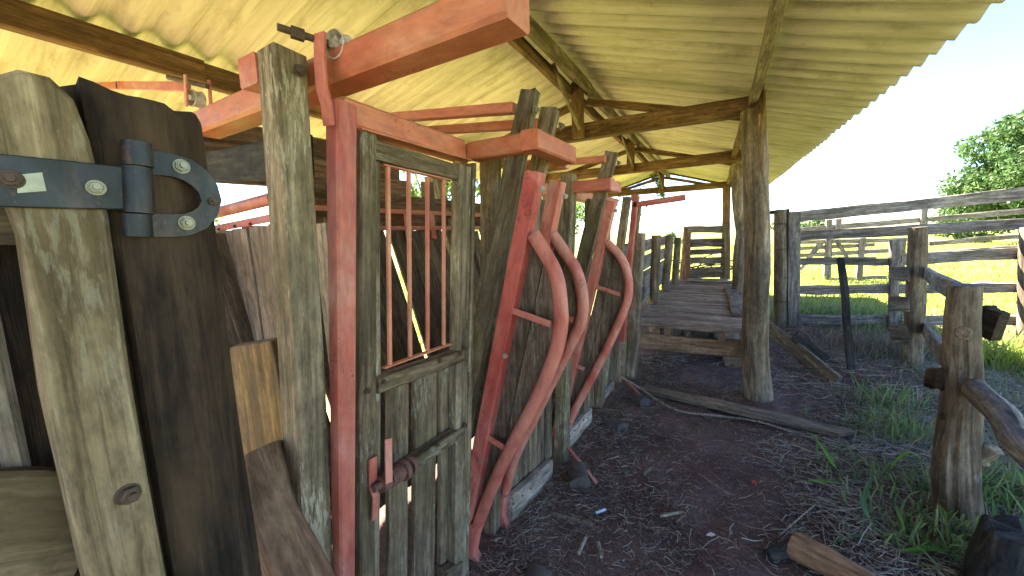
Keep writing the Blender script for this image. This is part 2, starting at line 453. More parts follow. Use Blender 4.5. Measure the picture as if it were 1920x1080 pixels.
# ------------------------------------------------------------------ shed
RO = V((-1.5, 3.86, 0)); RA = R(3.4)
UU = V((math.cos(RA), math.sin(RA), 0)); VV = V((-math.sin(RA), math.cos(RA), 0))
ZR, SL, UE = 3.04, 0.29, 2.24
def rp(u, v, z): return RO + UU*u + VV*v + V((0, 0, z))
def rz(u): return ZR - SL*abs(u)
shed = thing('cattle_shed', 'open sided cattle shed with corrugated gable roof on rough timber posts', 'shed', (RO.x, RO.y, 0))
def roof_mat():
    m, n, b = newmat('stained_fibre_cement'); vec, rnd = coords(n)
    a = noise_tex(n, vec, (1.1, 17, 17), 1, 8, .68, .5)
    col = ramp(n, a, [(.3, (.41, .37, .26)), (.5, (.60, .56, .435)), (.7, (.72, .68, .56))])
    bq = noise_tex(n, vec, (4, 14, 14), 1, 6, .7)
    col = mix(n, ramp(n, bq, [(.55, (0, 0, 0)), (.72, (.55,)*3)]), col, (.70, .66, .54))
    c = noise_tex(n, vec, (2.5, 5, 5), 1.4, 6, .7)
    col = mix(n, ramp(n, c, [(.52, (0, 0, 0)), (.75, (.65,)*3)]), col, (.24, .20, .10))
    col = vary(n, col, rnd, .9, 1.08)
    n.links.new(col, b.inputs['Base Color']); b.inputs['Roughness'].default_value = .9; b.inputs['Specular IOR Level'].default_value = .2
    bp = N(n, 'ShaderNodeBump'); bp.inputs['Strength'].default_value = .3; bp.inputs['Distance'].default_value = .004
    n.links.new(bq, bp.inputs['Height']); n.links.new(bp.outputs[0], b.inputs['Normal'])
    return m
ROOFM = roof_mat()
PITCHW = 0.177
def sheet_mesh(length, waves, lift):
    # local x down the slope, y along the ridge, z up; 6 mm thick
    n = waves*10; vs, fs = [], []; k = 7
    for s in (0, 1):
        for i in range(n+1):
            y = i/10*PITCHW
            zz = 0.029*math.cos(2*math.pi*i/10) - s*0.007
            for j in range(k+1):
                t = j/k
                vs.append((length*t + (0.006*noise.noise(V((i*.4, lift*90, j))) if j == k else 0), y, zz+lift*(1-0.3*t)+0.004*noise.noise(V((t*3, y*2, lift*50)))))
    S = (n+1)*(k+1)
    for i in range(n):
        for j in range(k):
            p = i*(k+1)+j; q = p+k+1
            fs.append((p, p+1, q+1, q)); fs.append((S+p, S+q, S+q+1, S+p+1))
        for j, r in ((0, 0), (k, 1)):
            p = i*(k+1)+j; q = p+k+1
            fs.append((p, q, S+q, S+p) if r == 0 else (p, S+p, S+q, q))
    for i in (0, n):
        for j in range(k):
            p = i*(k+1)+j; fs.append((p, S+p, S+p+1, p+1))
    me = bpy.data.meshes.new('roof_sheet'); me.from_pydata(vs, [], fs)
    bm = bmesh.new(); bm.from_mesh(me); bmesh.ops.recalc_face_normals(bm, faces=bm.faces); bm.to_mesh(me); bm.free()
    return fin(me, 50)
V0, V1 = -6.2, 7.3
SW = PITCHW*6
for sgn in (1, -1):
    ln = math.hypot(UE, SL*UE)
    meshes = [sheet_mesh(ln, 7, 0.0), sheet_mesh(ln, 7, 0.009)]
    for me in meshes: me.materials.append(ROOFM)
    i = 0; v = V0
    while v < V1-0.2:
        d = (UU*sgn + V((0, 0, -SL))).normalized()
        yv = VV
        zv = d.cross(yv) if sgn > 0 else -d.cross(yv)
        x, y, z = d, yv, zv
        m = Matrix.Identity(4)
        o = rp(0.02*sgn, v, ZR+0.06)
        if sgn < 0:                      # keep a right handed frame
            o = rp(0.02*sgn, v+SW+PITCHW, ZR+0.06); y = -yv
        o = o + d*random.uniform(-.012, .012)
        for r_ in range(3):
            m[r_][0], m[r_][1], m[r_][2], m[r_][3] = x[r_], y[r_], z[r_], o[r_]
        put('roof_sheet', meshes[i % 2], m, shed); i += 1; v += SW
def ridge_capping():
    vs, fs = [], []; n = 60
    prof = [(-.24, -.07+.02), (-.12, -.01), (0, .035), (.12, -.01), (.24, -.05)]
    for i in range(n+1):
        v = V0+(V1-V0)*i/n
        for (u, z) in prof: vs.append(tuple(rp(u, v, ZR+.10+z-.0)-V((RO.x, RO.y, 0))))
    for i in range(n):
        for j in range(4):
            p = i*5+j; fs.append((p, p+1, p+6, p+5))
    me = bpy.data.meshes.new('ridge_capping'); me.from_pydata(vs, [], fs); me.materials.append(ROOFM)
    o = put('ridge_capping', fin(me, 60), Matrix.Translation((RO.x, RO.y, 0)), shed)
    s = o.modifiers.new('solid', 'SOLIDIFY'); s.thickness = .008
ridge_capping()
# ridge purlins, plates and eave purlins along the shed
segs = [(-6.1, -2.6), (-2.6, 0.05), (0.05, 2.8), (2.8, 5.4), (5.4, 7.6)]
for (a, c) in segs:
    for s in (-1, 1):
        timber('ridge_purlin', rp(.085*s, a, ZR-.10+random.uniform(-.01, .01)), rp(.085*s, c-.004, ZR-.10), .05, .10, W_ROOF if s < 0 else W_GREY, shed, side=UU, wob=.008)
    timber('eave_purlin', rp(1.47, a, rz(1.47)-.03), rp(1.47+random.uniform(-.02, .02), c-.004, rz(1.47)-.03), .055, .11, W_BEIGE if a < 0 else W_ROOF, shed, side=UU, wob=.006)
    timber('eave_purlin', rp(-1.50, a, rz(1.50)-.06), rp(-1.50, c-.004, rz(1.50)-.06), .055, .13, W_ROOF, shed, side=UU, wob=.006)
timber('ridge_board', rp(0, -6.1, ZR-.03), rp(0, 7.6, ZR-.03), .03, .07, W_DARK, shed, side=UU, wob=.004, seg=20)
for k, v in enumerate((-5.0, 0.03, 2.74, 6.75)):
    zt = 2.545
    timber('tie_beam', rp(-1.62, v, zt-.03), rp(1.58, v+.02, zt+.02), .10, .15, W_ROOF, shed, side=VV, wob=.009, seg=14)
    timber('king_post', rp(.0, v-.085, zt-.07), rp(0.0, v-.085, ZR-.04), .12, .05, W_ROOF, shed, side=UU, wob=.004)
    for s in (-1, 1):
        timber('rafter', rp(.05*s, v+.08, ZR-.19), rp(1.44*s, v+.08, rz(1.44)-.135), .05, .07, W_ROOF, shed, side=VV, wob=.004)
    timber('nailed_lath', rp(.045, v-.16, zt+.0), rp(-.05, v-.62 if k else v-.3, ZR-.05), .03, .045, W_GREY, shed, side=UU, wob=.004)
# right hand posts
pole('post', at(1428, 775, y=3.86)+V((0, .02, -.1)), V((-.005, 3.90, 2.50)), .112, .090, W_LOG, shed, wob=.05, n=22, seg=18, rough=.10, bend=.02, crack=3)
timber('post_scab', V((.075, 3.86, 1.95)), V((.055, 3.84, 2.62)), .05, .07, W_PINK, shed, wob=.006)
timber('post_scab', V((.055, 3.80, 2.44)), V((.04, 3.78, 2.86)), .03, .10, W_ROOF, shed, wob=.004)
pole('post', rp(1.66, 2.74, -.05), rp(1.50, 2.76, 2.47), .088, .078, W_LOG, shed, wob=.10, n=18, seg=16, bend=.03)
timber('post', rp(1.50, 6.72, -.1), rp(1.44, 6.75, 2.49), .16, .14, W_ROOF, shed, wob=.01)
for v in (0.03, 2.74, 6.75): pole('post', rp(-1.52, v, -.1), rp(-1.50, v, 2.44), .11, .09, W_LOG, shed, wob=.03)
for v in (-5.0,):
    for s in (-1.5, 1.5): pole('post', rp(s, v, -.1), rp(s, v, 2.47), .11, .09, W_LOG, shed, wob=.03)
for s in (-1, 1):
    timber('barge_rafter', rp(.03*s, 7.2, ZR-.03), rp(2.2*s, 7.2, rz(2.2)-.03), .04, .05, W_ROOF, shed, side=VV)

# ------------------------------------------------------------------ cattle chute
XR = -1.03                       # outer face of the near side wall
chute = thing('cattle_squeeze_chute', 'long timber cattle squeeze chute with faded red steel fittings under the roof', 'cattle chute', (-1.4, 1.8, 0))
# near corner post
p0 = at(590, 1085, x=XR); p1 = at(540, 88, x=XR)
ax = (p1-p0).normalized(); base = p0 - ax*(p0.z+.05)/ax.z
cpost = timber('corner_post', base+V((-.045, .015, 0)), p1+V((-.045, .015, 0)), .09, .085, W_GREY, chute, wob=.003, bev=.005, seg=10)
bolt(at(561, 132, x=XR+.003), (1, 0, 0), .017, RUSTY, cpost)
# long overhead lever beam across the chute
yb = .70
bb0 = at(945, 28, y=yb); bb1 = at(380, 240, y=yb)
bz = (bb0.z+bb1.z)/2
HB = .085; WB = .10
main = steel('overhead_beam', V((-.425, yb+WB/2, bz+HB/2)), V((-1.86, yb+WB/2, bz+HB/2-.012)), WB, HB, RED_BOUNCE, chute, side=(0, 1, 0), bev=.009)
steel('stop_block', V((-1.172, .585, 2.000)), V((-1.172, .69, 2.000)), .078, .090, RED, chute, side=(0, 0, 1), bev=.006)
def sheave(c, r, parent, flip=1):
    """grooved pulley wheel with spokes on a threaded bolt, held by two bent straps"""
    bm = bmesh.new(); n = 28
    prof = [(r, -.018), (r*.86, -.004), (r*.86, .004), (r, .018), (r*.93, .021), (r*.78, .008), (r*.78, -.008), (r*.93, -.021)]
    rings = []
    for i in range(n):
        a = 2*math.pi*i/n
        rings.append([bm.verts.new((q*math.cos(a), q*math.sin(a), z)) for q, z in prof])
    for i in range(n):
        A, B = rings[i], rings[(i+1) % n]
        for j in range(8): bm.faces.new((A[j], B[j], B[(j+1) % 8], A[(j+1) % 8]))
    for k in range(5):
        a = 2*math.pi*k/5+.3; d = V((math.cos(a), math.sin(a), 0)); t = V((-d.y, d.x, 0))*.006
        vs = [bm.verts.new(d*q+t*s+V((0, 0, z))) for q in (.2*r, .82*r) for s in (-1, 1) for z in (-.005, .005)]
        for f in ((0, 1, 3, 2), (4, 6, 7, 5), (0, 4, 5, 1), (2, 3, 7, 6), (0, 2, 6, 4), (1, 5, 7, 3)): bm.faces.new([vs[i] for i in f])
    hub = bmesh.ops.create_cone(bm, segments=12, radius1=.3*r, radius2=.3*r, depth=.05, cap_ends=True)
    bmesh.ops.recalc_face_normals(bm, faces=bm.faces)
    me = bpy.data.meshes.new('sheave'); bm.to_mesh(me); bm.free(); fin(me, 30)
    return put('pulley_wheel', me, frame(c, V((.12, -.98, 0)), (0, 0, 1)), parent, CAST)
pc = at(636, 88, y=.715)
pw = sheave(pc, .037, chute)
tube('pulley_axle', [pc+V((.01, .05, 0)), pc+V((-.055, -.13, .012))], .009, RUSTY, pw, smooth=0)
tube('axle_nut', [pc+V((-.034, -.075, .007)), pc+V((-.045, -.103, .009))], .015, RUSTY, pw, n=6, smooth=0)
def strap(pts, w, th, mat, parent, wdir, name='strap'):
    q = [V(p) for p in pts]; w2 = V(wdir).normalized()*w/2
    vs, fs = [], []
    for i, p in enumerate(q):
        t = (q[min(i+1, len(q)-1)]-q[max(i-1, 0)]).normalized(); nn = t.cross(w2).normalized()*th/2
        for a in (w2+nn, -w2+nn, -w2-nn, w2-nn): vs.append(tuple(p+a-q[0]))
    for i in range(len(q)-1):
        for j in range(4):
            a, c = i*4+j, i*4+(j+1) % 4; fs.append((a, c, c+4, a+4))
    fs += [(3, 2, 1, 0), tuple(range(len(q)*4-4, len(q)*4))]
    me = bpy.data.meshes.new('strap'); me.from_pydata(vs, [], fs)
    return put(name, fin(me, 25), Matrix.Translation(q[0]), parent, mat)
strap([at(600, 62, y=.665), at(600, 110, y=.665), at(604, 165, y=.665), at(612, 195, y=.672), at(617, 235, y=.69)], .034, .008, RED, chute, (1, .2, 0), 'pulley_bracket')
# red corner stanchion in front of the door
a0 = at(633, 185, x=-.985); a1 = at(640, 1080, x=-.985)
ax = (a0-a1).normalized(); a1 = a1-ax*(a1.z+.02)/ax.z
steel('red_stanchion', a1+V((-.024, .024, 0)), a0+V((-.033, .035, 0)), .040, .046, RED, chute, bev=.005, taper=1.5)
# longitudinal beam over the door
l0 = at(670, 212, x=-1.0); l1 = at(873, 281, x=-1.0)
steel('top_rail_beam', l0+V((-.04, -.04, 0)), l1+V((-.04, .0, 0)), .08, .078, RED_BOUNCE, chute, side=(1, 0, 0), bev=.008)
steel('cover_flat', at(668, 243, x=-1.015), at(878, 302, x=-1.015), .05, .006, RED_BOUNCE, chute, side=(1, 0, 0), bev=.001)

# side door ---------------------------------------------------------------
def bq(px, py, dx=0.0): return at(px, py, x=XR+dx)
dl0, dl1 = bq(680, 1095), bq(682, 250)
def extend_down(p_low, p_top, z):
    a = (p_low-p_top).normalized(); return p_low + a*((z-p_low.z)/a.z)
stile_p0 = extend_down(dl0, dl1, .03)
door = timber('side_door', stile_p0, dl1, .06, .055, W_DOOR, chute, side=(0, 1, 0), wob=.002, seg=10)
door['label'] = 'narrow side door of weathered planks with red bars above'
s2a, s2b = bq(697, 1090, -.03), bq(697, 262, -.03)
timber('door_jamb', extend_down(s2a, s2b, .03), s2b, .03, .05, W_GREY, door, side=(0, 1, 0), wob=.002, seg=8)
r0, r1 = extend_down(bq(856, 1080), bq(865, 315), .0), bq(866, 312)
timber('stile', r0, r1, .075, .05, W_GREY, door, side=(0, 1, 0), wob=.002, seg=10)
timber('stile', extend_down(bq(868, 1080, .0), bq(880, 320, .0), .0), bq(881, 308, .0), .022, .060, W_GREY, door, side=(0, 1, 0), wob=.002, seg=10)
def rail(l, r, h, t, dx=0.0, name='rail', mat=W_DOOR):
    return timber(name, bq(*l, dx), bq(*r, dx), t, h, mat, door, side=(1, 0, 0), wob=.002)
rail((694, 281), (862, 325), .062, .035)
rm = rail((700, 722), (861, 665), .052, .06, .005)
rl = rail((708, 912), (861, 806), .045, .055, .005)
rail((829, 1082), (858, 1062), .06, .05, .01)
for p in [(719, 716), (824, 676), (862, 663), (820, 834), (690, 733), (872, 653), (872, 797)]:
    bolt(at(*p, x=XR+.036), (1, 0, 0), .011, RUSTY, door)
bolt(at(858, 350, x=XR+.03), (1, 0, 0), .016, ZINC, door)
tops = [(727, 313), (766, 321), (801, 332), (832, 337)]; bots = [(731, 684), (769, 669), (802, 658), (832, 647)]
for a, c in zip(tops, bots):
    tube('bar', [bq(*c, -.005), bq(*a, -.005)], .0085, RED_BOUNCE, door, n=10, smooth=0)
steel('bar_holder', bq(718, 690, -.005), bq(843, 645, -.005), .022, .006, RED_BOUNCE, door, side=(1, 0, 0), bev=.001)
steel('bar_holder', bq(716, 309, -.005), bq(845, 338, -.005), .022, .006, RED_BOUNCE, door, side=(1, 0, 0), bev=.001)
for (xa, xb, ya) in [(727, 764, 700), (774, 815, 690), (823, 850, 675)]:
    t = bq((xa+xb)/2, ya, -.035); q = bq((xa+xb)/2-2, 1085, -.035); q = extend_down(q, t, .03)
    w = abs(bq(xb, ya, -.035).y-bq(xa, ya, -.035).y)
    timber('plank', q, t, w, .024, W_DOOR, door, side=(0, 1, 0), wob=.002, bev=.003)
# spring latch
steel('latch_plate', bq(699, 912, .036), bq(699, 858, .036), .03, .007, RED, door, side=(0, 1, 0), bev=.001)
strap([bq(698, 912, .04), bq(704, 930, .055), bq(702, 972, .036)], .022, .007, RED, door, (0, 1, 0), 'latch_keeper')
steel('latch_handle', bq(729, 905, .085), bq(728, 823, .06), .026, .007, RED, door, side=(0, 1, .1), bev=.001)
la, lb = bq(700, 917, .055), bq(772, 872, .055)
tube('latch_bolt', [la, lb], .013, RUST, door, n=12, smooth=0)
coil = []
dd = (lb-la); xx = V((1, 0, 0)); yy = dd.normalized().cross(xx)
for i in range(90):
    t = i/89; a = t*7*2*math.pi
    coil.append(la+dd*(.38+.32*t)+xx*.024*math.cos(a)+yy*.024*math.sin(a))
tube('latch_spring', coil, .0055, RUST, door, n=6, smooth=0)
tube('latch_collar', [la+dd*.72, la+dd*.82], .036, RUST, door, n=16, smooth=0)
tube('latch_collar', [la+dd*.93, la+dd*1.04], .031, RUST, door, n=16, smooth=0)
tube('latch_collar', [la+dd*.16, la+dd*.34], .028, RUST, door, n=16, smooth=0)

# squeeze frames -----------------------------------------------------------
def squeeze_frame(Y, ch_top, ch_bot, tub, timber_top, cross, feet, boltpts, tr, cw, nm):
    t, b = at(*ch_top, y=Y), at(*ch_bot, y=Y)
    dirv = (t-b).normalized(); low = b - dirv*(b.z-.06)/dirv.z
    fr = steel('squeeze_frame', low, t, cw, .055, RED_DEEP if nm == 0 else RED, chute, side=(1, 0, 0), bev=.004)
    pts = [at(*p, y=Y-.005) for p in tub]
    tube('bow_tube', pts, tr, RED, fr, n=16, smooth=5)
    tt = at(*timber_top, y=Y+.06)
    d2 = (t-low).normalized(); lo2 = tt - d2*(tt.z-.05)/d2.z
    timber('upright_timber', lo2+V((-.035, 0, 0)), tt, .135, .06, W_GREY, fr, side=(1, 0, 0), wob=.008, seg=12, taper=.55)
    foot, rim = [], []
    xd = V((dirv.z, 0, -dirv.x))
    for p in catmull(pts, 2):
        k = (p-low).dot(dirv); f = low+dirv*k+xd*(cw*.5+.002)
        if (p-f).dot(xd) > .012: foot.append(f); rim.append(p-xd*.006)
    W1 = .062
    def clampw(f, r, w): return f+xd*min(w, (r-f).dot(xd))
    off = V((0, .024, 0))
    plate('infill_plank', [f+off for f in foot]+[clampw(f, r, W1)+off for f, r in zip(foot, rim)][::-1], (0, .022, 0), W_PLANK, fr, bev=.0)
    sel = [(f, r) for f, r in zip(foot, rim) if (r-f).dot(xd) > W1+.012]
    if len(sel) > 2:
        plate('infill_plank', [f+xd*(W1+.004)+off for f, r in sel]+[r+off for f, r in sel][::-1], (0, .022, 0), W_PLANK, fr, bev=.0)
    for (a, c) in cross:
        steel('cross_strap', at(*a, y=Y-.02), at(*c, y=Y-.02), .026, .007, RED, fr, side=(0, 0, 1), bev=.001)
        m = (at(*a, y=Y-.025)+at(*c, y=Y-.025))/2
        bolt(m, (0, -1, 0), .008, RED, fr)
    for p in boltpts: bolt(at(*p, y=Y-.028), (.6, -1, 0), .013, ZINC, fr)
    for (a, c) in feet:
        steel('foot_bracket', at(*a, y=Y-.03), at(*c, y=Y-.05), .046, .042, RED, fr, side=(1, 0, 0), bev=.003)
    return fr
Y1, Y2, Y3 = 1.33, 1.57, 2.42
f1 = squeeze_frame(Y1, (1004, 322), (884, 940),
    [(1000, 440), (1022, 475), (1043, 518), (1051, 569), (1051, 618), (1037, 675), (1004, 752), (955, 844), (922, 916), (893, 992)],
    (988, 166), [((955, 580), (1033, 608)), ((908, 816), (944, 839))], [((893, 985), (884, 1036)), ((884, 1028), (908, 1082))], [(1017, 354), (947, 667), (900, 866)], .028, .066, 0)
f2 = squeeze_frame(Y2, (1046, 340), (930, 930),
    [(1036, 440), (1060, 475), (1081, 509), (1092, 556), (1090, 600), (1071, 642), (1042, 700), (1004, 777), (965, 858), (943, 935)],
    (1036, 203), [((1010, 575), (1075, 600))], [((943, 928), (939, 962)), ((939, 956), (957, 1018))], [(1060, 368)], .026, .062, 1)
f3 = squeeze_frame(Y3, (1147, 377), (1062, 740),
    [(1138, 455), (1158, 475), (1173, 501), (1179, 535), (1174, 570), (1148, 632), (1114, 700), (1081, 762), (1064, 800)],
    (1144, 284), [((1115, 537), (1163, 552)), ((1076, 684), (1096, 692))], [], [(1155, 395)], .027, .062, 2)
# leaning wall boards behind the frames (V shaped squeeze walls)
def lean_x(z, side=1, k=.185): return XR + .0 + k*z if side > 0 else -1.98 - .12*z
for i, y in enumerate(np.arange(1.66, 2.30, .105)):
    timber('wall_plank', V((XR-.03, y, .82)), V((XR-.03, y+.06, 1.72+random.uniform(-.04, .03))), .098, .025, W_PLANK, chute, side=(0, 1, 0), wob=.003, bev=.003)
# upright posts of the near wall
def wall_post(pt, pb, w, h, dx=0.0, mat=W_GREY, ztop=None):
    t, b = at(*pt, x=XR+dx), at(*pb, x=XR+dx)
    b = extend_down(b, t, -.06)
    return timber('wall_post', b, t, w, h, mat, chute, side=(0, 1, 0), wob=.003, seg=8)
wall_post((920, 300), (920, 1035), .075, .08, -.03, W_DOOR)
wall_post((1068, 328), (1050, 880), .085, .08, .02)
wall_post((1176, 372), (1119, 790), .07, .07, .0)
wall_post((1195, 385), (1160, 735), .08, .07, .0)
# kick boards and short vertical planks along the foot
def kick(pa, pb, h, t, dx):
    o = timber('kick_board', at(*pa, x=XR+dx), at(*pb, x=XR+dx), t, h, W_BEIGE, chute, side=(1, 0, 0), wob=.003)
    A, B = at(*pa, x=XR+dx+t/2), at(*pb, x=XR+dx+t/2)
    n = 5
    for i in range(n):
        bolt(A.lerp(B, (i+.4)/n)+V((0, 0, random.uniform(-.015, .015))), (1, 0, 0), .007, RUSTY, o)
kick((955, 952), (1030, 880), .135, .045, .035)
kick((1064, 824), (1106, 777), .12, .04, .035)
kick((1130, 740), (1148, 721), .085, .04, .03)
for (ya, yb2) in ((1.60, 2.12), (2.40, 2.95), (3.15, 3.6)):
    n = max(2, int((yb2-ya)/.095))
    for i in range(n):
        y = ya+(i+.5)*(yb2-ya)/n
        timber('wall_plank', V((XR+.0, y, .10)), V((XR-.0, y+.04, .80+random.uniform(0, .05))), (yb2-ya)/n-.008, .022, W_DOOR, chute, side=(0, 1, 0), wob=.002, bev=.003)
# collars that carry the frame heads
ca = at(875, 283, y=1.33); cb = at(980, 258, y=1.33)
steel('collar_beam', V((ca.x, 1.375, ca.z)), V((cb.x-.01, 1.375, ca.z)), .09, .07, RED_BOUNCE, chute, side=(0, 1, 0), bev=.007)
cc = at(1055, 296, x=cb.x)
steel('collar_beam', V((cb.x+.03, 1.325, ca.z+.003)), V((cb.x+.03, 1.70, ca.z-.002)), .075, .075, RED_BOUNCE, chute, side=(1, 0, 0), bev=.007)
steel('collar_beam', V((ca.x-.02, 1.74, ca.z-.02)), V((cb.x+.01, 1.74, ca.z-.02)), .05, .06, RED_BOUNCE, chute, side=(0, 1, 0), bev=.006)
c3 = at(1146, 345, y=2.40)
steel('collar_beam', V((ca.x-.05, 2.43, c3.z)), V((c3.x, 2.43, c3.z)), .09, .075, RED, chute, side=(0, 1, 0), bev=.007)
steel('collar_beam', V((c3.x-.03, 2.48, c3.z-.003)), V((c3.x-.03, 2.62, c3.z-.003)), .06, .07, RED, chute, side=(1, 0, 0), bev=.007)
steel('top_rail_beam', V((XR-.03, 1.78, 1.80)), V((XR-.03, 3.6, 1.80)), .07, .07, RED_BOUNCE, chute, side=(1, 0, 0), bev=.007)
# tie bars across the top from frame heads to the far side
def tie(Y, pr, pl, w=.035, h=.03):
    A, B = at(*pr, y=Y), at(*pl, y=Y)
    steel('tie_bar', A, B, h, w, RED_BOUNCE, chute, side=(0, 1, 0), bev=.003)
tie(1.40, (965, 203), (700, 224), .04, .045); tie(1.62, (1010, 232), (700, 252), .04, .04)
tie(2.45, (1135, 298), (960, 313), .04, .04)
for (Y, pt) in ((1.38, (1003, 207)), (1.58, (1050, 236)), (2.40, (1158, 306))): bolt(at(*pt, y=Y), (1, 0, 0), .018, ZINC, chute)
# second side door beyond the last frame
for (y0, y1) in ((2.62, 2.70), (3.05, 3.12)): timber('far_door_stile', V((XR+.02, (y0+y1)/2, .05)), V((XR+.02, (y0+y1)/2+.15, 1.78)), .07, .05, W_GREY, chute, side=(0, 1, 0))
for z in (.62, 1.15, 1.70): timber('far_door_rail', V((XR+.02, 2.66+z*.083, z)), V((XR+.02, 3.08+z*.083, z)), .04, .06, W_DOOR, chute, side=(1, 0, 0))
# far side wall: leaning planks, rails, pipe
for i, y in enumerate(np.arange(.68, 3.6, .145)):
    g = random.uniform(-.02, .02)
    timber('far_plank', V((-1.62, y+g+.10, .1)), V((-2.03+random.uniform(-.02, .02), y+g-.02+random.uniform(-.03, .03), 1.60+random.uniform(-.04, .03))), .136, .025, W_PLANK, chute, side=(0, 1, 0), wob=.003, bev=.003)
for (z, x) in ((1.655, -2.09), (1.775, -2.11)):
    timber('far_rail', V((x, 1.15, z)), V((x, 3.7, z)), .05, .10, W_ROOF if z > 1.4 else W_DOOR, chute, side=(1, 0, 0), seg=10)
steel('far_rail_beam', V((-2.06, 1.1, 1.715)), V((-2.06, 3.7, 1.715)), .03, .03, RED_BOUNCE, chute, side=(1, 0, 0))
steel('far_rail_beam', V((-2.00, .9, 1.60)), V((-2.00, 3.7, 1.60)), .03, .03, RED, chute, side=(1, 0, 0))
for y in (1.38, 1.62, 2.46, 3.5):
    timber('far_upright', V((-1.66, y, .05)), V((-2.22, y, 2.08)), .09, .065, W_GREY, chute, side=(1, 0, 0), wob=.005)
for y in (.70, 2.2, 3.7):
    timber('far_post', V((-2.1, y, -.05)), V((-2.1, y+.05, 1.95)), .08, .08, W_GREY, chute, wob=.004)
for y in (1.9, 2.15, 2.9):
    steel('slanted_stay', V((-1.97, y, 1.52)), V((-2.03, y+.05, 1.70)), .05, .012, RED, chute, side=(0, 1, 0))
for k, (z, yb4) in enumerate(((1.87, 2.06), (1.96, 2.0), (2.05, 1.95))):
    timber('far_top_board', V((-2.13-.012*(k % 2), .72, z)), V((-2.13-.012*(k % 2), yb4, z+.02)), .03, .105, W_ROOF, chute, side=(1, 0, 0), wob=.002)
# rear gate planks seen between the gate post and the corner post
gy = .84
tube('gate_pipe', [at(395, 402, y=gy), at(512, 372, y=gy)], .024, RED, chute, n=14, smooth=0)
gflat = steel('gate_flat', at(398, 430, y=gy-.02), at(512, 408, y=gy-.02), .03, .008, RED, chute, side=(0, 0, 1), bev=.001)
for p in ((411, 430), (441, 424), (470, 420)): bolt(at(*p, y=gy-.025), (0, -1, 0), .008, RUSTY, gflat)
for (xa, xb, ya) in ((392, 468, 432), (470, 516, 424)):
    A = at((xa+xb)/2, ya, y=gy); w = (at(xb, ya, y=gy)-at(xa, ya, y=gy)).length
    timber('gate_plank', V((A.x+.03, gy+.02, .1)), A, w-.006, .03, W_BEIGE, chute, side=(1, 0, 0), wob=.002, bev=.003)
timber('gate_plank', V((-1.70, gy+.03, .1)), V((-1.735, gy+.02, 1.58)), .15, .03, W_BEIGE, chute, side=(1, 0, 0), wob=.002)
timber('gate_plank', V((-1.28, gy+.02, .1)), V((-1.30, gy, 1.60)), .09, .03, W_BEIGE, chute, side=(1, 0, 0), wob=.002)
timber('rear_board', V((at(372, 315, y=.78).x, .78, at(372, 315, y=.78).z)), V((XR-.08, .70, at(500, 314, y=.72).z)), .125, .035, W_DKPLANK, chute, side=(0, 0, 1), wob=.003)
# lever on the far end of the chute (red flat with pulley)
la0 = at(355, 163, y=.80); lb0 = at(110, 166, y=.80)
steel('lever_flat', la0, at(220, 160, y=.80), .040, .012, RED, chute, side=(0, 0, 1), bev=.002)
steel('lever_flat', at(222, 160, y=.80), lb0, .038, .012, RED, chute, side=(0, 0, 1), bev=.002)
pw2 = sheave(at(368, 186, y=.80), .036, chute)
steel('pulley_bracket', at(347, 140, y=.77), at(350, 200, y=.77), .02, .007, RED, pw2, bev=.001)
steel('pulley_bracket', at(392, 150, y=.83), at(396, 205, y=.83), .02, .007, RED, pw2, bev=.001)
tube('pulley_axle', [at(316, 145, y=.77), at(390, 162, y=.82)], .011, RUSTY, pw2, n=10, smooth=0)
# slim steel struts at the foot, with their blocks
steel('foot_strut', at(1062, 835, x=-.98), at(1118, 905, z=.03), .022, .012, RED, chute, side=(0, 1, 0), bev=.002)
steel('foot_strut', at(1166, 706, x=-.98), at(1203, 742, z=.03), .022, .012, RED, chute, side=(0, 1, 0), bev=.002)
# head gate lever at the far end
hy = 3.62
hx0 = at(1191, 378, y=hy); hx1 = at(1166, 640, y=hy)
hg = steel('head_gate_stanchion', hx1, hx0, .05, .05, RED_DEEP, chute)
tube('head_gate_roller', [hx0+V((0, -.04, .03)), hx0+V((0, .04, .03))], .034, RED, hg, n=18, smooth=0)
steel('head_gate_arm', hx0+V((-.01, 0, -.03)), at(1285, 370, y=hy), .05, .05, RED, hg, side=(0, 1, 0))

# ------------------------------------------------------------------ near gate and its post
gpost_c = V((-.872, .232, 0))
gz_top = 1.765
gp = thing('gate_post', 'thick dark split-topped gate post carrying the black hinge', 'gate post', (gpost_c.x, gpost_c.y, 0))
gpb = pole('post_body', gpost_c+V((-.005, -.005, -.1)), gpost_c+V((0, 0, gz_top)), .106, .100, W_DARK, gp, wob=.012, n=40, seg=26, rough=.05, bend=.004, crack=7, flat=.10, topjag=.02)
XH = gpost_c.x+.110
outer = [(268, 283), (300, 284), (330, 290), (360, 300), (388, 320), (408, 347), (416, 376), (408, 405), (388, 428), (360, 440), (330, 444), (300, 444), (270, 443)]
inner = [(268, 326), (300, 328), (325, 331), (345, 338), (362, 349), (373, 361), (378, 377), (373, 388), (362, 396), (345, 401), (325, 402), (300, 401), (270, 400)]
hp = ring_plate('hinge_plate', [at(*p, x=XH) for p in outer], [at(*p, x=XH) for p in inner], (-.007, 0, 0), BLACK, gp)
for p in ((340, 312), (350, 418)): bolt(at(*p, x=XH), (1, -.1, 0), .0125, ZINC, hp)
bolt(at(398, 378, x=XH-.002), (1, 0, 0), .010, RUSTY, hp)
kp = lambda px, py: at(px, py, x=XH+.006)
for (ya, yb3) in ((267, 312), (402, 444)):
    tube('hinge_knuckle', [kp(256, ya), kp(260, yb3)], .0165, BLACK, hp, n=18, smooth=0)

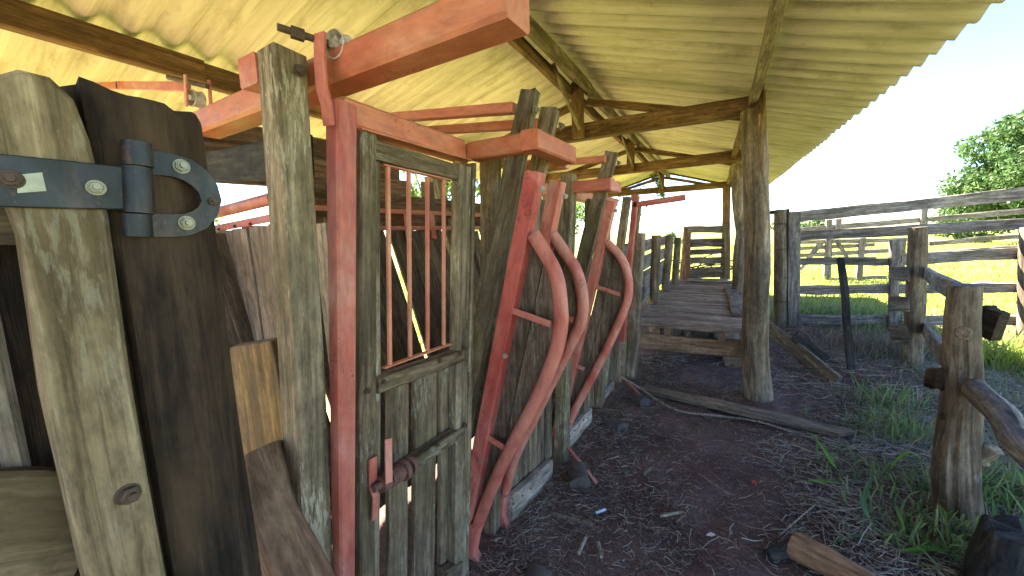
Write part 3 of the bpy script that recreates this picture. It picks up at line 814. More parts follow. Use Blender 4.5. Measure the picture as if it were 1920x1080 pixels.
ng = thing('swing_gate', 'weathered board gate with black strap hinge at the left edge', 'gate', (-.80, 0.0, 0))
XB = -.765
outl = [(-70, 158), (35, 128), (95, 143), (140, 185), (170, 262), (186, 330), (205, 402), (226, 555), (246, 700), (278, 890), (314, 1085), (345, 1250),
        (205, 1250), (162, 1085), (118, 890), (84, 740), (58, 560), (40, 440), (0, 330), (-60, 250)]
up1 = plate('upright_board', [at(*p, x=XB) for p in outl], (-.05, 0, 0), W_BOARD, ng, bev=.006)
bolt(at(240, 926, x=XB), (1, .1, 0), .017, RUSTY, up1)
sh = plate('strap_hinge', [at(*p, x=XB+.010) for p in [(-60, 284), (0, 288), (120, 300), (236, 313), (236, 393), (120, 391), (0, 388), (-60, 386)]], (-.009, 0, 0), BLACK, ng, bev=.0015)
tube('hinge_knuckle', [at(257, 314, x=XH+.006), at(261, 400, x=XH+.006)], .0168, BLACK, sh, n=18, smooth=0)
bolt(at(180, 352, x=XB+.011), (1, -.15, 0), .0115, ZINC, sh); bolt(at(20, 336, x=XB+.011), (1, -.15, 0), .0125, RUSTY, sh)
plate('paper_sticker', [at(*p, x=XB+.0115) for p in [(30, 328), (79, 323), (87, 358), (33, 362)]], (-.001, 0, 0), plain('sticker', (.45, .46, .36), .7), sh, bev=0)
timber('gate_rail', at(-250, 1010, x=XB-.075)+V((0, 0, -.05)), at(135, 935, x=XB-.075)+V((0, 0, -.08)), .03, .22, W_BOARD, ng, side=(1, 0, 0), wob=.004, seg=8)
timber('gate_rail', at(-250, 405, x=XB-.11), at(120, 420, x=XB-.11), .06, .07, W_LOG, ng, side=(1, 0, 0), wob=.006)
pole('round_rail', at(-120, 268, x=XB-.07), at(15, 270, x=XB-.07), .03, .03, W_LOG, ng)
timber('upright_board', extend_down(at(20, 760, x=XB-.10), at(-10, 620, x=XB-.10), .05), at(-10, 620, x=XB-.10)+V((0, -.01, .3)), .022, .03, W_BEIGE, ng, side=(0, 1, 0))
timber('upright_board', V((XB-.16, .13, .05)), V((XB-.16, .13, 1.75)), .12, .03, W_DARK, ng, side=(0, 1, 0))
timber('upright_board', V((XB-.16, .0, .05)), V((XB-.16, .0, 1.75)), .12, .03, W_DARK, ng, side=(0, 1, 0))

# loose offcuts leaning between gate post and chute
oy = .545
oc = plate('split_offcut', [at(*p, y=oy) for p in [(430, 652), (470, 646), (508, 640), (520, 700), (534, 780), (548, 900), (556, 1090), (540, 1300), (470, 1300), (452, 900)]], (-.03, .045, 0), W_OCHRE, None, bev=.004)
tag(oc, 'ochre stained split board standing behind the dark gate post', 'board')
o2 = pole('short_log', at(640, 1230, y=.47), at(492, 845, y=.50), .080, .058, W_PINK, None, wob=.02, crack=2, rough=.16, bend=.03)
tag(o2, 'pale bark-stripped log leaning at the foot of the corner post', 'log')

# ------------------------------------------------------------------ loading platform beyond the chute
plat = thing('loading_platform', 'raised plank loading platform with log posts at the end of the chute', 'platform', (-.5, 4.0, 0))
DZ = .60
def dp(a, b, z=DZ): return V((-.95, 3.98, z)) + UU*a + VV*b
LEN = 3.75
b = 0.0
while b < LEN:
    w = random.uniform(.06, .13)
    dz = random.uniform(-.006, .006)
    timber('deck_plank', dp(random.uniform(-.03, .03), b+w/2, DZ-.018+dz), dp(1.06+random.uniform(-.05, .05), b+w/2+random.uniform(-.008, .008), DZ-.018+dz+random.uniform(-.004, .004)),
           w-random.uniform(.006, .014), .035, W_DECK, plat, side=VV, wob=.004, bev=.004, seg=5)
    b += w
for a in (.22, .32, .80): timber('joist', dp(a, .02, DZ-.072), dp(a, LEN, DZ-.072), .06, .07, W_PINK, plat, side=UU, wob=.004)
timber('front_beam', dp(-.06, .07, DZ-.20), dp(1.12, .07, DZ-.185), .16, .07, W_PINK, plat, side=(0, 0, 1), wob=.006, seg=8)
timber('back_beam', dp(-.02, LEN-.3, DZ-.20), dp(1.08, LEN-.3, DZ-.19), .16, .07, W_DECK, plat, side=(0, 0, 1), wob=.006)
timber('kick_plank', dp(.98, .62, DZ+.03), dp(.93, 2.9, DZ+.03), .15, .03, W_FENCE, plat, side=UU, wob=.006)
def post_on(pb, pt, r, zb=DZ-.05, mat=W_LOG, rt_=None):
    B = at(*pb, z=zb); T = at(*pt, y=B.y)
    pole('post', V((B.x, B.y, zb-.6)), T, r, rt_ or r*.92, mat, plat, wob=.02, rough=.08, n=14, seg=8)
    return B, T
pole('post', at(1182, 716, z=-.03), at(1199, 437, y=3.9), .078, .062, W_LOG, plat, wob=.03, rough=.08)
post_on((1228, 576), (1233, 441), .065); post_on((1247, 553), (1255, 441), .062); post_on((1263, 538), (1270, 445), .06)
post_on((1279, 524), (1290, 425), .075, mat=W_PINK)
for (z, h) in ((.71, .19), (.91, .185), (1.11, .18), (1.34, .15)):
    timber('side_board', dp(-.12, -.05, z), dp(-.06, LEN, z+.01), .03, h, W_FENCE, plat, side=UU, wob=.006, seg=10)
pole('post', dp(1.02, 2.5, -.1), dp(1.06, 2.5, 1.5), .08, .07, W_LOG, plat, wob=.03)
# logs piled under the platform
for i, (px, py, r, L) in enumerate(((1374, 682, .10, .9), (1240, 672, .10, .8), (1300, 664, .09, .9), (1345, 668, .08, .8), (1268, 676, .07, .7))):
    c = at(px, py, z=.10)
    c.y += (.15, .75, .95, .55, .7)[i]
    o = pole('cut_log', V((c.x, c.y, r)), V((c.x+random.uniform(-.1, .1), c.y+L, r+.01)), r, r*.95, W_PINK if i == 0 else W_LOG, None, wob=.01, rough=.1)
    tag(o, ['cracked cut log under the platform beside the shed post', 'leftmost cut log lying under the loading platform', 'middle cut log lying in the dark under the platform',
            'small cut log next to the cracked log under the platform', 'thin cut log right of the leftmost one under the platform'][i], 'log', 'logs under the platform')
# gate at the far end of the platform
GE = 7.95
eg = thing('end_gate', 'five rail timber gate closing the far end of the loading platform', 'gate', tuple(at(1325, 525, y=GE)))
for (xa, ya, yb_, w) in ((1290, 437, 524, .09), (1363, 420, 524, .10)):
    A = at(xa, ya, y=GE); B = at(xa, yb_, y=GE); timber('stile', B, A, w, .06, W_PINK if xa < 1300 else W_BOARD, eg)
for (yt, ybm) in ((424, 436), (448, 463), (467, 477), (482, 494), (503, 521)):
    A = at(1290, (yt+ybm)/2+1, y=GE+.04); B = at(1362, (yt+ybm)/2-1, y=GE+.04)
    timber('rail', A, B, (ybm-yt)/720*7.4, .03, W_FENCE, eg, side=(0, 0, 1), wob=.006)
sheet = plate('plywood_sheet', [V((-.85, 7.35, .615)), V((-.2, 7.45, .615)), V((-.25, 7.85, .615)), V((-.9, 7.8, .615))], (0, 0, .015), W_BEIGE, None, bev=.001)
tag(sheet, 'sunlit pale board lying flat at the far end of the platform', 'board')
t = thing('brush_pile', 'small pile of dry branches beyond the end gate', 'branches', tuple(at(1335, 500, y=10.5)))
c = at(1335, 500, y=10.5)
for i in range(22):
    a = c+V((random.uniform(-.6, .6), random.uniform(-.3, .3), random.uniform(-.1, .15))); d = V((random.uniform(-1, 1), random.uniform(-.3, .3), random.uniform(-.2, .35)))*.6
    tube('branch', [a-d, a+V((0, 0, .04)), a+d], random.uniform(.008, .02), W_DARK, t, n=5, smooth=2)

# ------------------------------------------------------------------ paddock fences
def atp(px, py, A, B):
    n = V((B.y-A.y, A.x-B.x, 0)).normalized()
    r = fw + rt*((px-960)/FPX) - up*((py-540)/FPX)
    return EYE + r*((A-EYE).dot(n)/r.dot(n))
FA, FB = at(1486, 617, z=0), at(1916, 645, z=0)
pf = thing('paddock_fence', 'five rail plank fence in front of the bright pasture', 'fence', tuple(FA))
FD = (FB-FA).normalized(); FN = V((FD.y, -FD.x, 0))
def fr_(pa, pb, pc, pd, name='rail', mat=W_FENCE, off=0.0, A=FA, B=FB, par=None, tk=.035):
    """rail from left edge (pa top, pb bottom) to right edge (pc top, pd bottom), pixels of its face"""
    a, b_, c_, d = [atp(*p, A, B) for p in (pa, pb, pc, pd)]
    h0, h1 = (a-b_).length, (c_-d).length
    o = V(FN)*off
    timber(name, (a+b_)/2+o, (c_+d)/2+o, (h0+h1)/2, tk, mat, par or pf, side=(0, 0, 1), wob=.009, seg=12, taper=1.0)
fr_((1496, 397), (1496, 413), (1925, 349), (1925, 376)); fr_((1470, 437), (1470, 453), (1925, 406), (1925, 428), off=.004)
fr_((1473, 485), (1473, 498), (1668, 483), (1668, 497)); fr_((1690, 480), (1690, 495), (1925, 462), (1925, 489))
fr_((1473, 535), (1473, 550), (1672, 533), (1672, 551)); fr_((1684, 533), (1684, 549), (1925, 531), (1925, 551))
fr_((1473, 588), (1473, 605), (1674, 591), (1674, 609)); fr_((1690, 590), (1690, 607), (1925, 592), (1925, 611))
def fpost(pt, pb, r, mat=W_LOG, square=False, A=FA, B=FB, par=None, off=0.0):
    T, Bq = atp(*pt, A, B), atp(*pb, A, B); o = V(FN)*off
    if square: timber('post', Bq+o+V((0, 0, -.1)), T+o, r*2, r*1.5, mat, par or pf, side=FD, wob=.006)
    else: pole('post', Bq+o+V((0, 0, -.1)), T+o, r, r*.93, mat, par or pf, wob=.02, rough=.07, n=16, seg=10)
fpost((1462, 394), (1464, 618), .085, off=.09); fpost((1487, 397), (1484, 614), .075, W_FENCE, True, off=.07)
fpost((1924, 425), (1922, 650), .11, off=.10)
fpost((1672, 450), (1672, 640), .045, W_FENCE, True, off=.05); fpost((1685, 455), (1682, 640), .03, W_FENCE, True, off=-.05)
timber('rail', atp(1428, 402, FA, FB)+FN*.05, atp(1478, 394, FA, FB)+FN*.05, .06, .05, W_DARK, pf, side=(0, 0, 1), wob=.006)
wire = plain('wire', (.05, .05, .05), .5, .8)
for py in (420, 466, 518, 562):
    c = atp(1463, py, FA, FB)+FN*.09
    tube('wire_tie', [c+V((.088*math.cos(a), .088*math.sin(a), 0)) for a in np.linspace(0, 6.28, 17)], .005, wire, pf, n=5, smooth=0)

# fence from the middle post towards the camera
PM = at(1713, 694, z=0); PN = at(1797, 985, z=0)
mf = thing('side_fence', 'short fence of boards between two round posts on the right', 'fence', tuple(PM))
Tm = at(1722, 426, y=PM.y)
pole('post', PM+V((0, 0, -.1)), Tm, .082, .074, W_LOG, mf, wob=.01, n=22, seg=12, rough=.05)
Tn = at(1821, 535, y=PN.y)
npst = pole('post', PN+V((0, 0, -.15)), Tn, .098, .058, W_LOG, mf, wob=.03, n=28, seg=20, rough=.08, crack=3)
def knot(p, r, n, parent, mat):
    vs, fs = [], []; k = 14
    prof = [(1.15, -.2), (1.05, .16), (.85, .30), (.7, .22), (.45, .30), (.0, .26)]
    for (q, z) in prof:
        for j in range(k):
            a = 2*math.pi*j/k; vs.append((q*r*math.cos(a)*(1+.08*math.sin(3*a)), q*r*1.15*math.sin(a), z*r))
    for i in range(len(prof)-1):
        for j in range(k):
            a, c = i*k+j, i*k+(j+1) % k; fs.append((a, c, c+k, a+k))
    me = bpy.data.meshes.new('knot'); me.from_pydata(vs, [], fs)
    return put('knot', fin(me, 60), frame(V(p), V(n), (1, 0, 0)), parent, mat)
tocam = (EYE-PN); tocam.z = 0; tocam.normalize()
def on_near(px, py, k=.10):
    c = at(px, py, y=PN.y); return c + tocam*k
knot(on_near(1807, 620, .066), .026, tocam+V((-.15, 0, .1)), mf, W_LOG); knot(on_near(1771, 772, .076), .014, tocam+V((-.5, .2, 0)), mf, W_DARK)
pole('branch_stub', at(1835, 860, y=PN.y+.0), at(1868, 842, y=PN.y-.04), .04, .028, W_LOG, mf, n=12, seg=4)
def mrail(l, r, h, d0=.02, d1=.02):
    A = at(*l, y=PM.y-.06); B = at(*r, y=PN.y+.12)
    timber('rail', A, B, h, .035, W_FENCE, mf, side=(0, 0, 1), wob=.006, seg=6)
mrail((1738, 512), (1795, 552), .115); mrail((1735, 617), (1775, 665), .115)
for (yt, ybm) in ((500, 526), (556, 584), (610, 645)):
    timber('rail', at(1671, (yt+ybm)/2, y=PM.y+.05), at(1705, (yt+ybm)/2+1, y=PM.y-.05), (ybm-yt)/720*4.1, .035, W_FENCE, mf, side=(0, 0, 1), wob=.004)
timber('rail_stub', at(1845, 600, y=PN.y+.05), at(1878, 612, y=PN.y-.02), .14, .05, W_DARK, mf, side=(0, 0, 1), wob=.006)
timber('rail_stub', at(1740, 705, y=PN.y+.06), at(1775, 715, y=PN.y), .10, .05, W_DARK, mf, side=(0, 0, 1), wob=.008, taper=1.1)
lr0 = at(1835, 735, y=PN.y-.06); lr1 = at(1985, 900, y=1.75)
pole('round_rail', lr0, lr1, .050, .046, W_FENCE, mf, wob=.03, n=18, seg=12, rough=.1)
st = at(1890, 1130, z=0)
stump = pole('charred_stump', st+V((0, 0, -.1)), st+V((.02, .03, .30)), .13, .11, W_DKPLANK, None, wob=.03, rough=.22, topjag=.05, n=32, seg=8, crack=4)
tag(stump, 'dark broken stump in the bottom right corner', 'stump')

# distant cross fence with trestles
f2t = thing('distant_fence', 'pale far-off rail fence with leaning braces across the pasture', 'fence', (5, 13, 0))
A2, B2 = FA+V((2.2, 7.0, 0)), FB+V((3.2, 7.6, 0))
zoff = V((0, 0, 0))
for (l, r, h) in (((1490, 433), (1930, 394), .13), ((1742, 456), (1930, 443), .12), ((1480, 455), (1700, 448), .11), ((1500, 478), (1690, 470), .11), ((1560, 524), (1700, 519), .10), ((1480, 466), (1640, 460), .10), ((1500, 490), (1640, 484), .08), ((1690, 478), (1930, 464), .11)):
    timber('rail', atp(*l, A2, B2), atp(*r, A2, B2), h, .05, W_FENCE, f2t, side=(0, 0, 1), wob=.012, seg=10)
for (t_, b_) in (((1553, 412), (1553, 508)), ((1571, 410), (1571, 430)), ((1617, 446), (1612, 512)), ((1731, 390), (1731, 500)), ((1555, 450), (1552, 512)), ((1690, 452), (1692, 480))):
    pb_ = atp(*b_, A2, B2); pt_ = atp(*t_, A2, B2); pb_.z = min(pb_.z, -.25) if b_[1] > 440 else pb_.z
    timber('post', pb_, pt_, .13, .12, W_FENCE, f2t, side=FD, wob=.01)
for (a, c) in (((1567, 451), (1588, 482)), ((1540, 452), (1514, 484)), ((1500, 505), (1545, 452))):
    timber('brace', atp(*c, A2, B2), atp(*a, A2, B2), .09, .06, W_FENCE, f2t, side=FD, wob=.008)

# ------------------------------------------------------------------ loose things on the ground
pl = timber('fallen_plank', at(1205, 724, z=.05), at(1590, 818, z=.035), .15, .035, W_PLANK, None, side=(.3, 1, 0), wob=.010, seg=12, skew=.1)
tag(pl, 'long weathered plank lying on the dirt in front of the platform', 'plank')
sk = tube('thin_stick', [at(1165, 707, z=.16), at(1200, 728, z=.09), at(1265, 768, z=.03), at(1340, 779, z=.03), at(1420, 790, z=.02), at(1500, 815, z=.02), at(1560, 832, z=.02)], lambda t: .011-.004*t, W_BEIGE, None, n=7, smooth=4)
tag(sk, 'long thin crooked stick along the near edge of the fallen plank', 'stick')
lp = timber('leaning_plank', at(1572, 722, z=.0), at(1440, 614, x=.30), .16, .04, W_PLANK, None, side=(.3, .2, 1), wob=.006, skew=.1)
tag(lp, 'plank propped slantwise from the ground against the tall shed post', 'plank')
lp2 = timber('leaning_plank', at(1545, 676, z=.02), at(1492, 628, z=.32), .13, .04, W_DKPLANK, None, side=(.3, .2, 1), wob=.006)
tag(lp2, 'short dark plank leaning behind the longer propped plank', 'plank')
ps = timber('prop_stick', at(1598, 699, z=.0), at(1574, 486, y=5.75), .065, .05, W_DKPLANK, None, side=(1, 0, 0), wob=.008)
tag(ps, 'thin dark upright stick propped against the paddock fence', 'stick')
lg = pole('peeled_log', at(1486, 1020, z=.075), at(1655, 1118, z=.075), .062, .056, W_PEEL, None, wob=.006, n=28, seg=10, rough=.03, crack=0)
tag(lg, 'peeled brown log lying at the bottom edge right of the path', 'log')
bs = pole('burnt_log_end', at(1440, 1045, z=.03), at(1500, 1018, z=.05), .030, .038, W_DKPLANK, None, rough=.35)
tag(bs, 'short black burnt piece of wood behind the peeled log', 'wood piece')
CONC = plain('dusty_block', (.085, .065, .055), .95, 0, .3, 18)
def block(name, c, L, w, h, rotz, label, cat, arch=False):
    bm = bmesh.new(); n = 8
    prof = [(-w/2, 0), (w/2, 0)] + [(w/2*math.cos(math.pi*i/n)*(1 if not arch else 1), h*.55+h*.45*math.sin(math.pi*i/n)) for i in range(n+1)]
    rings = [[bm.verts.new((x+random.uniform(-.004, .004), s*L/2+random.uniform(-.006, .006), z+random.uniform(-.004, .004))) for x, z in prof] for s in (-1, -.3, .4, 1)]
    for A, B in zip(rings, rings[1:]):
        for j in range(len(prof)): bm.faces.new((A[j], A[(j+1) % len(prof)], B[(j+1) % len(prof)], B[j]))
    bm.faces.new(rings[0][::-1]); bm.faces.new(rings[-1])
    bmesh.ops.recalc_face_normals(bm, faces=bm.faces)
    me = bpy.data.meshes.new(name); bm.to_mesh(me); bm.free()
    o = put(name, fin(me, 40), Matrix.Translation(V(c)) @ Matrix.Rotation(rotz, 4, 'Z'), None, CONC)
    return tag(o, label, cat)
c = at(1155, 802, z=.02); block('half_block', (c.x, c.y, -.01), .12, .14, .09, 1.2, 'rounded grey block half buried by the chute foot', 'block')
c = at(1100, 905, z=.04); block('foot_block', (c.x-.06, c.y+.02, .0), .16, .12, .10, .5, 'dusty block under the first red strut', 'block')
c = at(1205, 752, z=.04); block('foot_block', (c.x-.02, c.y, -.01), .13, .11, .10, .9, 'dusty block under the far red strut', 'block')
c = at(1030, 1065, z=.05); block('earth_clod', (c.x-.04, c.y-.05, -.025), .10, .12, .07, .3, 'rounded earthy lump near the first frame foot', 'stone')
for (a, c_, r, lab) in (((1022, 958), (1115, 985), .016, 'thick dark stick lying beside the chute kick board'), ((1084, 1040), (1098, 1008), .009, 'short upright twig near the bottom of the path'),
                        ((1122, 1018), (1128, 1045), .009, 'shorter of two stubby twigs at the bottom'), ((1238, 968), (1278, 960), .008, 'small pale twig in the middle of the path'),
                        ((1205, 890), (1222, 876), .014, 'small flat wood chip beside the path'), ((1310, 888), (1365, 925), .004, 'thin bent straw across the middle of the dirt'),
                        ((1460, 1005), (1535, 940), .004, 'long pale straw pointing to the peeled log')):
    o = tube('twig', [at(*a, z=.015), (at(*a, z=.03)+at(*c_, z=.03))/2, at(*c_, z=.025)], r, W_PLANK if r > .01 else W_BEIGE, None, n=7, smooth=3)
    tag(o, lab, 'twig')
lt = tube('lighter', [at(1117, 962, z=.02), at(1135, 955, z=.02)], .008, plain('blue_plastic', (.42, .52, .68), .35), None, n=10, smooth=0)
tag(lt, 'small pale blue plastic lighter on the litter', 'lighter')
rc = tube('red_scrap', [at(1410, 903, z=.015), at(1418, 906, z=.015)], .010, plain('red_plastic', (.6, .04, .04), .4), None, n=8, smooth=0)
tag(rc, 'tiny bright red plastic scrap in the middle of the dirt', 'plastic')
lw = plate('pale_leaf', [at(*p, z=.03) for p in ((1324, 1003), (1332, 998), (1342, 1003), (1334, 1006))], (0, 0, .002), WHITE, None, bev=0)
tag(lw, 'pale dry leaf lying near the bottom of the path', 'leaf')

# ------------------------------------------------------------------ litter, grass, foliage
def attr_mat(name, sub, rough=.8, trans=0.0, bump=0):
    m, n, b = newmat(name); at_ = N(n, 'ShaderNodeAttribute', attribute_name='tint')
    n.links.new(at_.outputs['Color'], b.inputs['Base Color']); b.inputs['Roughness'].default_value = rough
    b.inputs['Specular IOR Level'].default_value = .2
    if trans:
        tr = N(n, 'ShaderNodeBsdfTranslucent'); n.links.new(at_.outputs['Color'], tr.inputs['Color'])
        mx = N(n, 'ShaderNodeMixShader'); mx.inputs[0].default_value = trans
        out = n.nodes['Material Output']
        n.links.new(b.outputs[0], mx.inputs[1]); n.links.new(tr.outputs[0], mx.inputs[2]); n.links.new(mx.outputs[0], out.inputs[0])
    return m
def mesh_np(name, verts, faces, cols, mat):
    me = bpy.data.meshes.new(name); nv, nf = len(verts), len(faces); k = faces.shape[1]
    me.vertices.add(nv); me.vertices.foreach_set('co', verts.astype(np.float32).ravel())
    me.loops.add(nf*k); me.loops.foreach_set('vertex_index', faces.astype(np.int32).ravel())
    me.polygons.add(nf); me.polygons.foreach_set('loop_start', np.arange(0, nf*k, k, dtype=np.int32))
    me.update(calc_edges=True); me.validate()
    ca = me.color_attributes.new('tint', 'FLOAT_COLOR', 'POINT')
    c4 = np.ones((nv, 4), np.float32); c4[:, :3] = cols; ca.data.foreach_set('color', c4.ravel())
    me.materials.append(mat); return me
def ground_z(P): return np.array([gz(x, y) - 0.012*max(0, min(y, 200)-14)*.8 for x, y in P])
def blades(P, h, w, lean, cols, name, mat, droop=.6):
    n = len(P); az = rng.uniform(0, 2*np.pi, n); fa = rng.uniform(0, 2*np.pi, n)
    L = np.stack([np.cos(az), np.sin(az)], 1)*lean[:, None]*h[:, None]
    S = np.stack([np.cos(fa), np.sin(fa)], 1)*w[:, None]
    z0 = ground_z(P)
    vs = np.zeros((n, 7, 3))
    for i, (t, ww) in enumerate(((0, 1.0), (.38, .9), (.75, .6))):
        zz = z0 + h*(t - droop*lean*t*t*.6)
        c = P + L*(t**1.7)
        vs[:, 2*i, :2] = c-S*ww; vs[:, 2*i+1, :2] = c+S*ww; vs[:, 2*i, 2] = zz; vs[:, 2*i+1, 2] = zz
    vs[:, 6, :2] = P+L; vs[:, 6, 2] = z0 + h*(1-droop*lean*.75)
    b = (np.arange(n)*7)[:, None]
    f = np.concatenate([b+np.array([[0, 1, 3]]), b+np.array([[0, 3, 2]]), b+np.array([[2, 3, 5]]), b+np.array([[2, 5, 4]]), b+np.array([[4, 5, 6]])], 0)
    return mesh_np(name, vs.reshape(-1, 3), f, np.repeat(cols, 7, 0), mat)
def cmix(n, palette):
    p = np.array(palette); i = rng.integers(0, len(p), n); j = rng.integers(0, len(p), n); t = rng.random((n, 1))
    return (p[i]*t+p[j]*(1-t))*rng.uniform(.75, 1.2, (n, 1))
GM = attr_mat('grass_blade', None, .6, .45)
SM = attr_mat('dry_straw', None, .9)
# straw
def straws(n, dens, xr, yr, ln, wd, pal, zup=.012):
    P = []
    while len(P) < n:
        x, y = random.uniform(*xr), random.uniform(*yr)
        if random.random() < dens(x, y): P.append((x, y))
    P = np.array(P); L = rng.uniform(ln[0], ln[1], n)*rng.choice([1, 1, 1, 2.2], n); a = rng.uniform(0, 2*np.pi, n)
    W2 = rng.uniform(wd[0], wd[1], n); z = ground_z(P)+rng.uniform(.002, zup, n); tz = rng.normal(0, .16, n)*L
    d = np.stack([np.cos(a), np.sin(a), np.zeros(n)], 1); s = np.stack([-np.sin(a), np.cos(a), np.zeros(n)], 1)
    cv = rng.normal(0, .16, n)*L
    vs = np.zeros((n, 9, 3)); c = np.concatenate([P, z[:, None]], 1)
    for k, t in enumerate((-.5, 0, .5)):
        q = c + d*(L*t)[:, None] + s*(cv*(4*t*t))[:, None]; q[:, 2] += tz*t + abs(tz)*.5
        vs[:, k*3] = q-s*W2[:, None]; vs[:, k*3+1] = q+s*W2[:, None]; vs[:, k*3+2] = q; vs[:, k*3+2, 2] += W2*1.2
    b = (np.arange(n)*9)[:, None]; fs = []
    for k in (0, 3):
        for (p, q) in ((0, 1), (1, 2), (2, 0)):
            fs.append(b+np.array([[k+p, k+q, k+3+q]])); fs.append(b+np.array([[k+p, k+3+q, k+3+p]]))
    return mesh_np('straw', vs.reshape(-1, 9//3), np.concatenate(fs, 0), np.repeat(cmix(n, pal), 9, 0), SM)
def dens1(x, y):
    a = noise.noise(V((x*1.7, y*1.7, 4)))*.9+.42
    if -.15 < x < .25 and 1.3 < y < 3.2: a *= .35
    if x < -.55: a += .45
    if x > .5: a += .35
    return max(0.03, min(1, a))
PAL_S = [(.32, .26, .19), (.20, .155, .115), (.42, .355, .275), (.11, .08, .065), (.07, .05, .042)]
stuff(put('straw_litter', straws(38000, dens1, (-1.0, 2.6), (1.0, 4.6), (.010, .05), (.0006, .002), PAL_S, .02), Matrix.Identity(4)), 'dry straw and plant litter scattered over the dirt path', 'straw')
stuff(put('straw_litter', straws(9000, lambda x, y: dens1(x, y), (-1.2, 4.5), (4.4, 9.5), (.04, .14), (.0015, .004), PAL_S, .03), Matrix.Identity(4)), 'dry straw around the fence and under the platform', 'straw')
stuff(put('straw_litter', straws(14000, lambda x, y: max(0, min(1, noise.noise(V((x*1.3, y*1.3, 9)))*1.2+.45))*max(0, min(1, (x-.15-.5*noise.noise(V((x*2.3, y*2.3, 5))))/.9))*(0 if abs(y-3.70+.12*(x+.5)) < .16 and x < .8 else 1), (-.3, 2.3), (1.2, 6.2), (.015, .09), (.0008, .0026), [(.42, .36, .28), (.34, .29, .22), (.50, .45, .37), (.24, .20, .15)], .03), Matrix.Identity(4)), 'dry straw, paled to brighten the grassy right side of the path', 'straw')  # straw kept extra pale here, standing in for light from the open sky
# grass
def scatter(n, xr, yr, dens):
    P = []
    while len(P) < n:
        x, y = random.uniform(*xr), random.uniform(*yr)
        if random.random() < dens(x, y): P.append((x, y))
    return np.array(P)
GRN = [(.13, .22, .06), (.18, .28, .07), (.25, .32, .10), (.10, .17, .055), (.33, .32, .15), (.28, .25, .15)]
GRY = [(.22, .29, .045), (.29, .34, .06), (.38, .37, .10), (.17, .24, .04)]
def nearden(x, y):
    e = .62 + .25*noise.noise(V((y*1.5, 2, 0))) + (.25 if y > 4.2 else 0)
    k = max(0, min(1, (x-e)/.9)); c = noise.noise(V((x*2.6, y*2.6, 11)))*1.3+.35
    return max(0, min(1, k*c + .25*max(0, k-.55)))
P = scatter(4200, (.5, 3.2), (1.4, 6.6), nearden); n = len(P)
stuff(put('near_grass', blades(P, rng.uniform(.05, .24, n), rng.uniform(.0014, .0042, n), rng.uniform(.2, 1.2, n), cmix(n, GRN+[(.27, .21, .14), (.34, .28, .20), (.40, .35, .25)]), 'near_grass', GM), Matrix.Identity(4)), 'tufts of green grass growing along the shaded right edge of the path', 'grass')
def fieldden(x, y):
    if y < 6.2 and x < 2.3: return 0
    if y < 8.6 and x < 1.2: return .05
    if -4.2 < x < 1.0 and y < 9.3: return 0
    return .35+.65*max(0, noise.noise(V((x*.8, y*.8, 6)))*1.4+.5)
P = scatter(30000, (-3, 12), (5.2, 17), fieldden); n = len(P)
stuff(put('pasture_grass', blades(P, rng.uniform(.06, .24, n), rng.uniform(.003, .008, n), rng.uniform(.2, 1.0, n), cmix(n, GRY), 'pasture_grass', GM), Matrix.Identity(4)), 'bright sunlit pasture grass beyond the paddock fence', 'grass')
P = scatter(26000, (-8, 34), (15, 46), lambda x, y: .3+.7*max(0, noise.noise(V((x*.4, y*.4, 6)))+.4)); n = len(P)
stuff(put('pasture_grass', blades(P, rng.uniform(.10, .34, n), rng.uniform(.008, .02, n), rng.uniform(.2, 1.0, n), cmix(n, GRY), 'pasture_grass', GM), Matrix.Identity(4)), 'sunlit pasture stretching away behind the fences', 'grass')
P = scatter(12000, (-12, -3.4), (-2, 12), lambda x, y: 1); n = len(P)
stuff(put('pasture_grass', blades(P, rng.uniform(.08, .3, n), rng.uniform(.005, .012, n), rng.uniform(.2, 1.0, n), cmix(n, GRY), 'pasture_grass', GM), Matrix.Identity(4)), 'sunlit grass glimpsed through the chute on the left', 'grass')
def tuft(px, py, n, rad, hh, pal, name, label, w=(.003, .007), zup=0):
    c = at(px, py, z=0); P = np.stack([c.x+rng.normal(0, rad, n), c.y+rng.normal(0, rad*.8, n)], 1)
    o = put(name, blades(P, rng.uniform(hh*.4, hh, n), rng.uniform(*w, n), rng.uniform(.15, .9, n), cmix(n, pal), name, GM), Matrix.Identity(4))
    return stuff(tag(o, label, 'grass'))
DRY = [(.27, .21, .14), (.20, .15, .11), (.34, .28, .20), (.15, .12, .10)]
tuft(1580, 606, 1500, .38, .42, GRN, 'grass_clump', 'rounded green grass clump behind the prop stick', (.004, .009))
tuft(1640, 660, 900, .30, .40, DRY, 'dry_grass_clump', 'dry straw coloured clump left of the middle fence post', (.002, .005))
tuft(1690, 815, 240, .17, .22, GRN, 'grass_clump', 'green tuft between the fallen plank and the near post', (.003, .007))
tuft(1660, 760, 160, .13, .28, GRN, 'grass_clump', 'taller green tuft below the middle fence post', (.003, .007))
tuft(1885, 940, 300, .14, .24, GRN, 'grass_clump', 'grass tuft right of the near post foot', (.004, .008))
tuft(1760, 1020, 200, .13, .18, GRN, 'grass_clump', 'low grass at the foot of the near post', (.004, .008))
tuft(1700, 925, 160, .20, .16, GRN, 'grass_clump', 'sparse low grass left of the near post', (.004, .008))
tuft(1905, 690, 500, .30, .5, GRY, 'grass_clump', 'tall sunlit grass at the right edge below the rail', (.004, .009))
tuft(1500, 600, 400, .25, .35, GRN, 'grass_clump', 'green grass at the foot of the twin fence posts', (.004, .009))
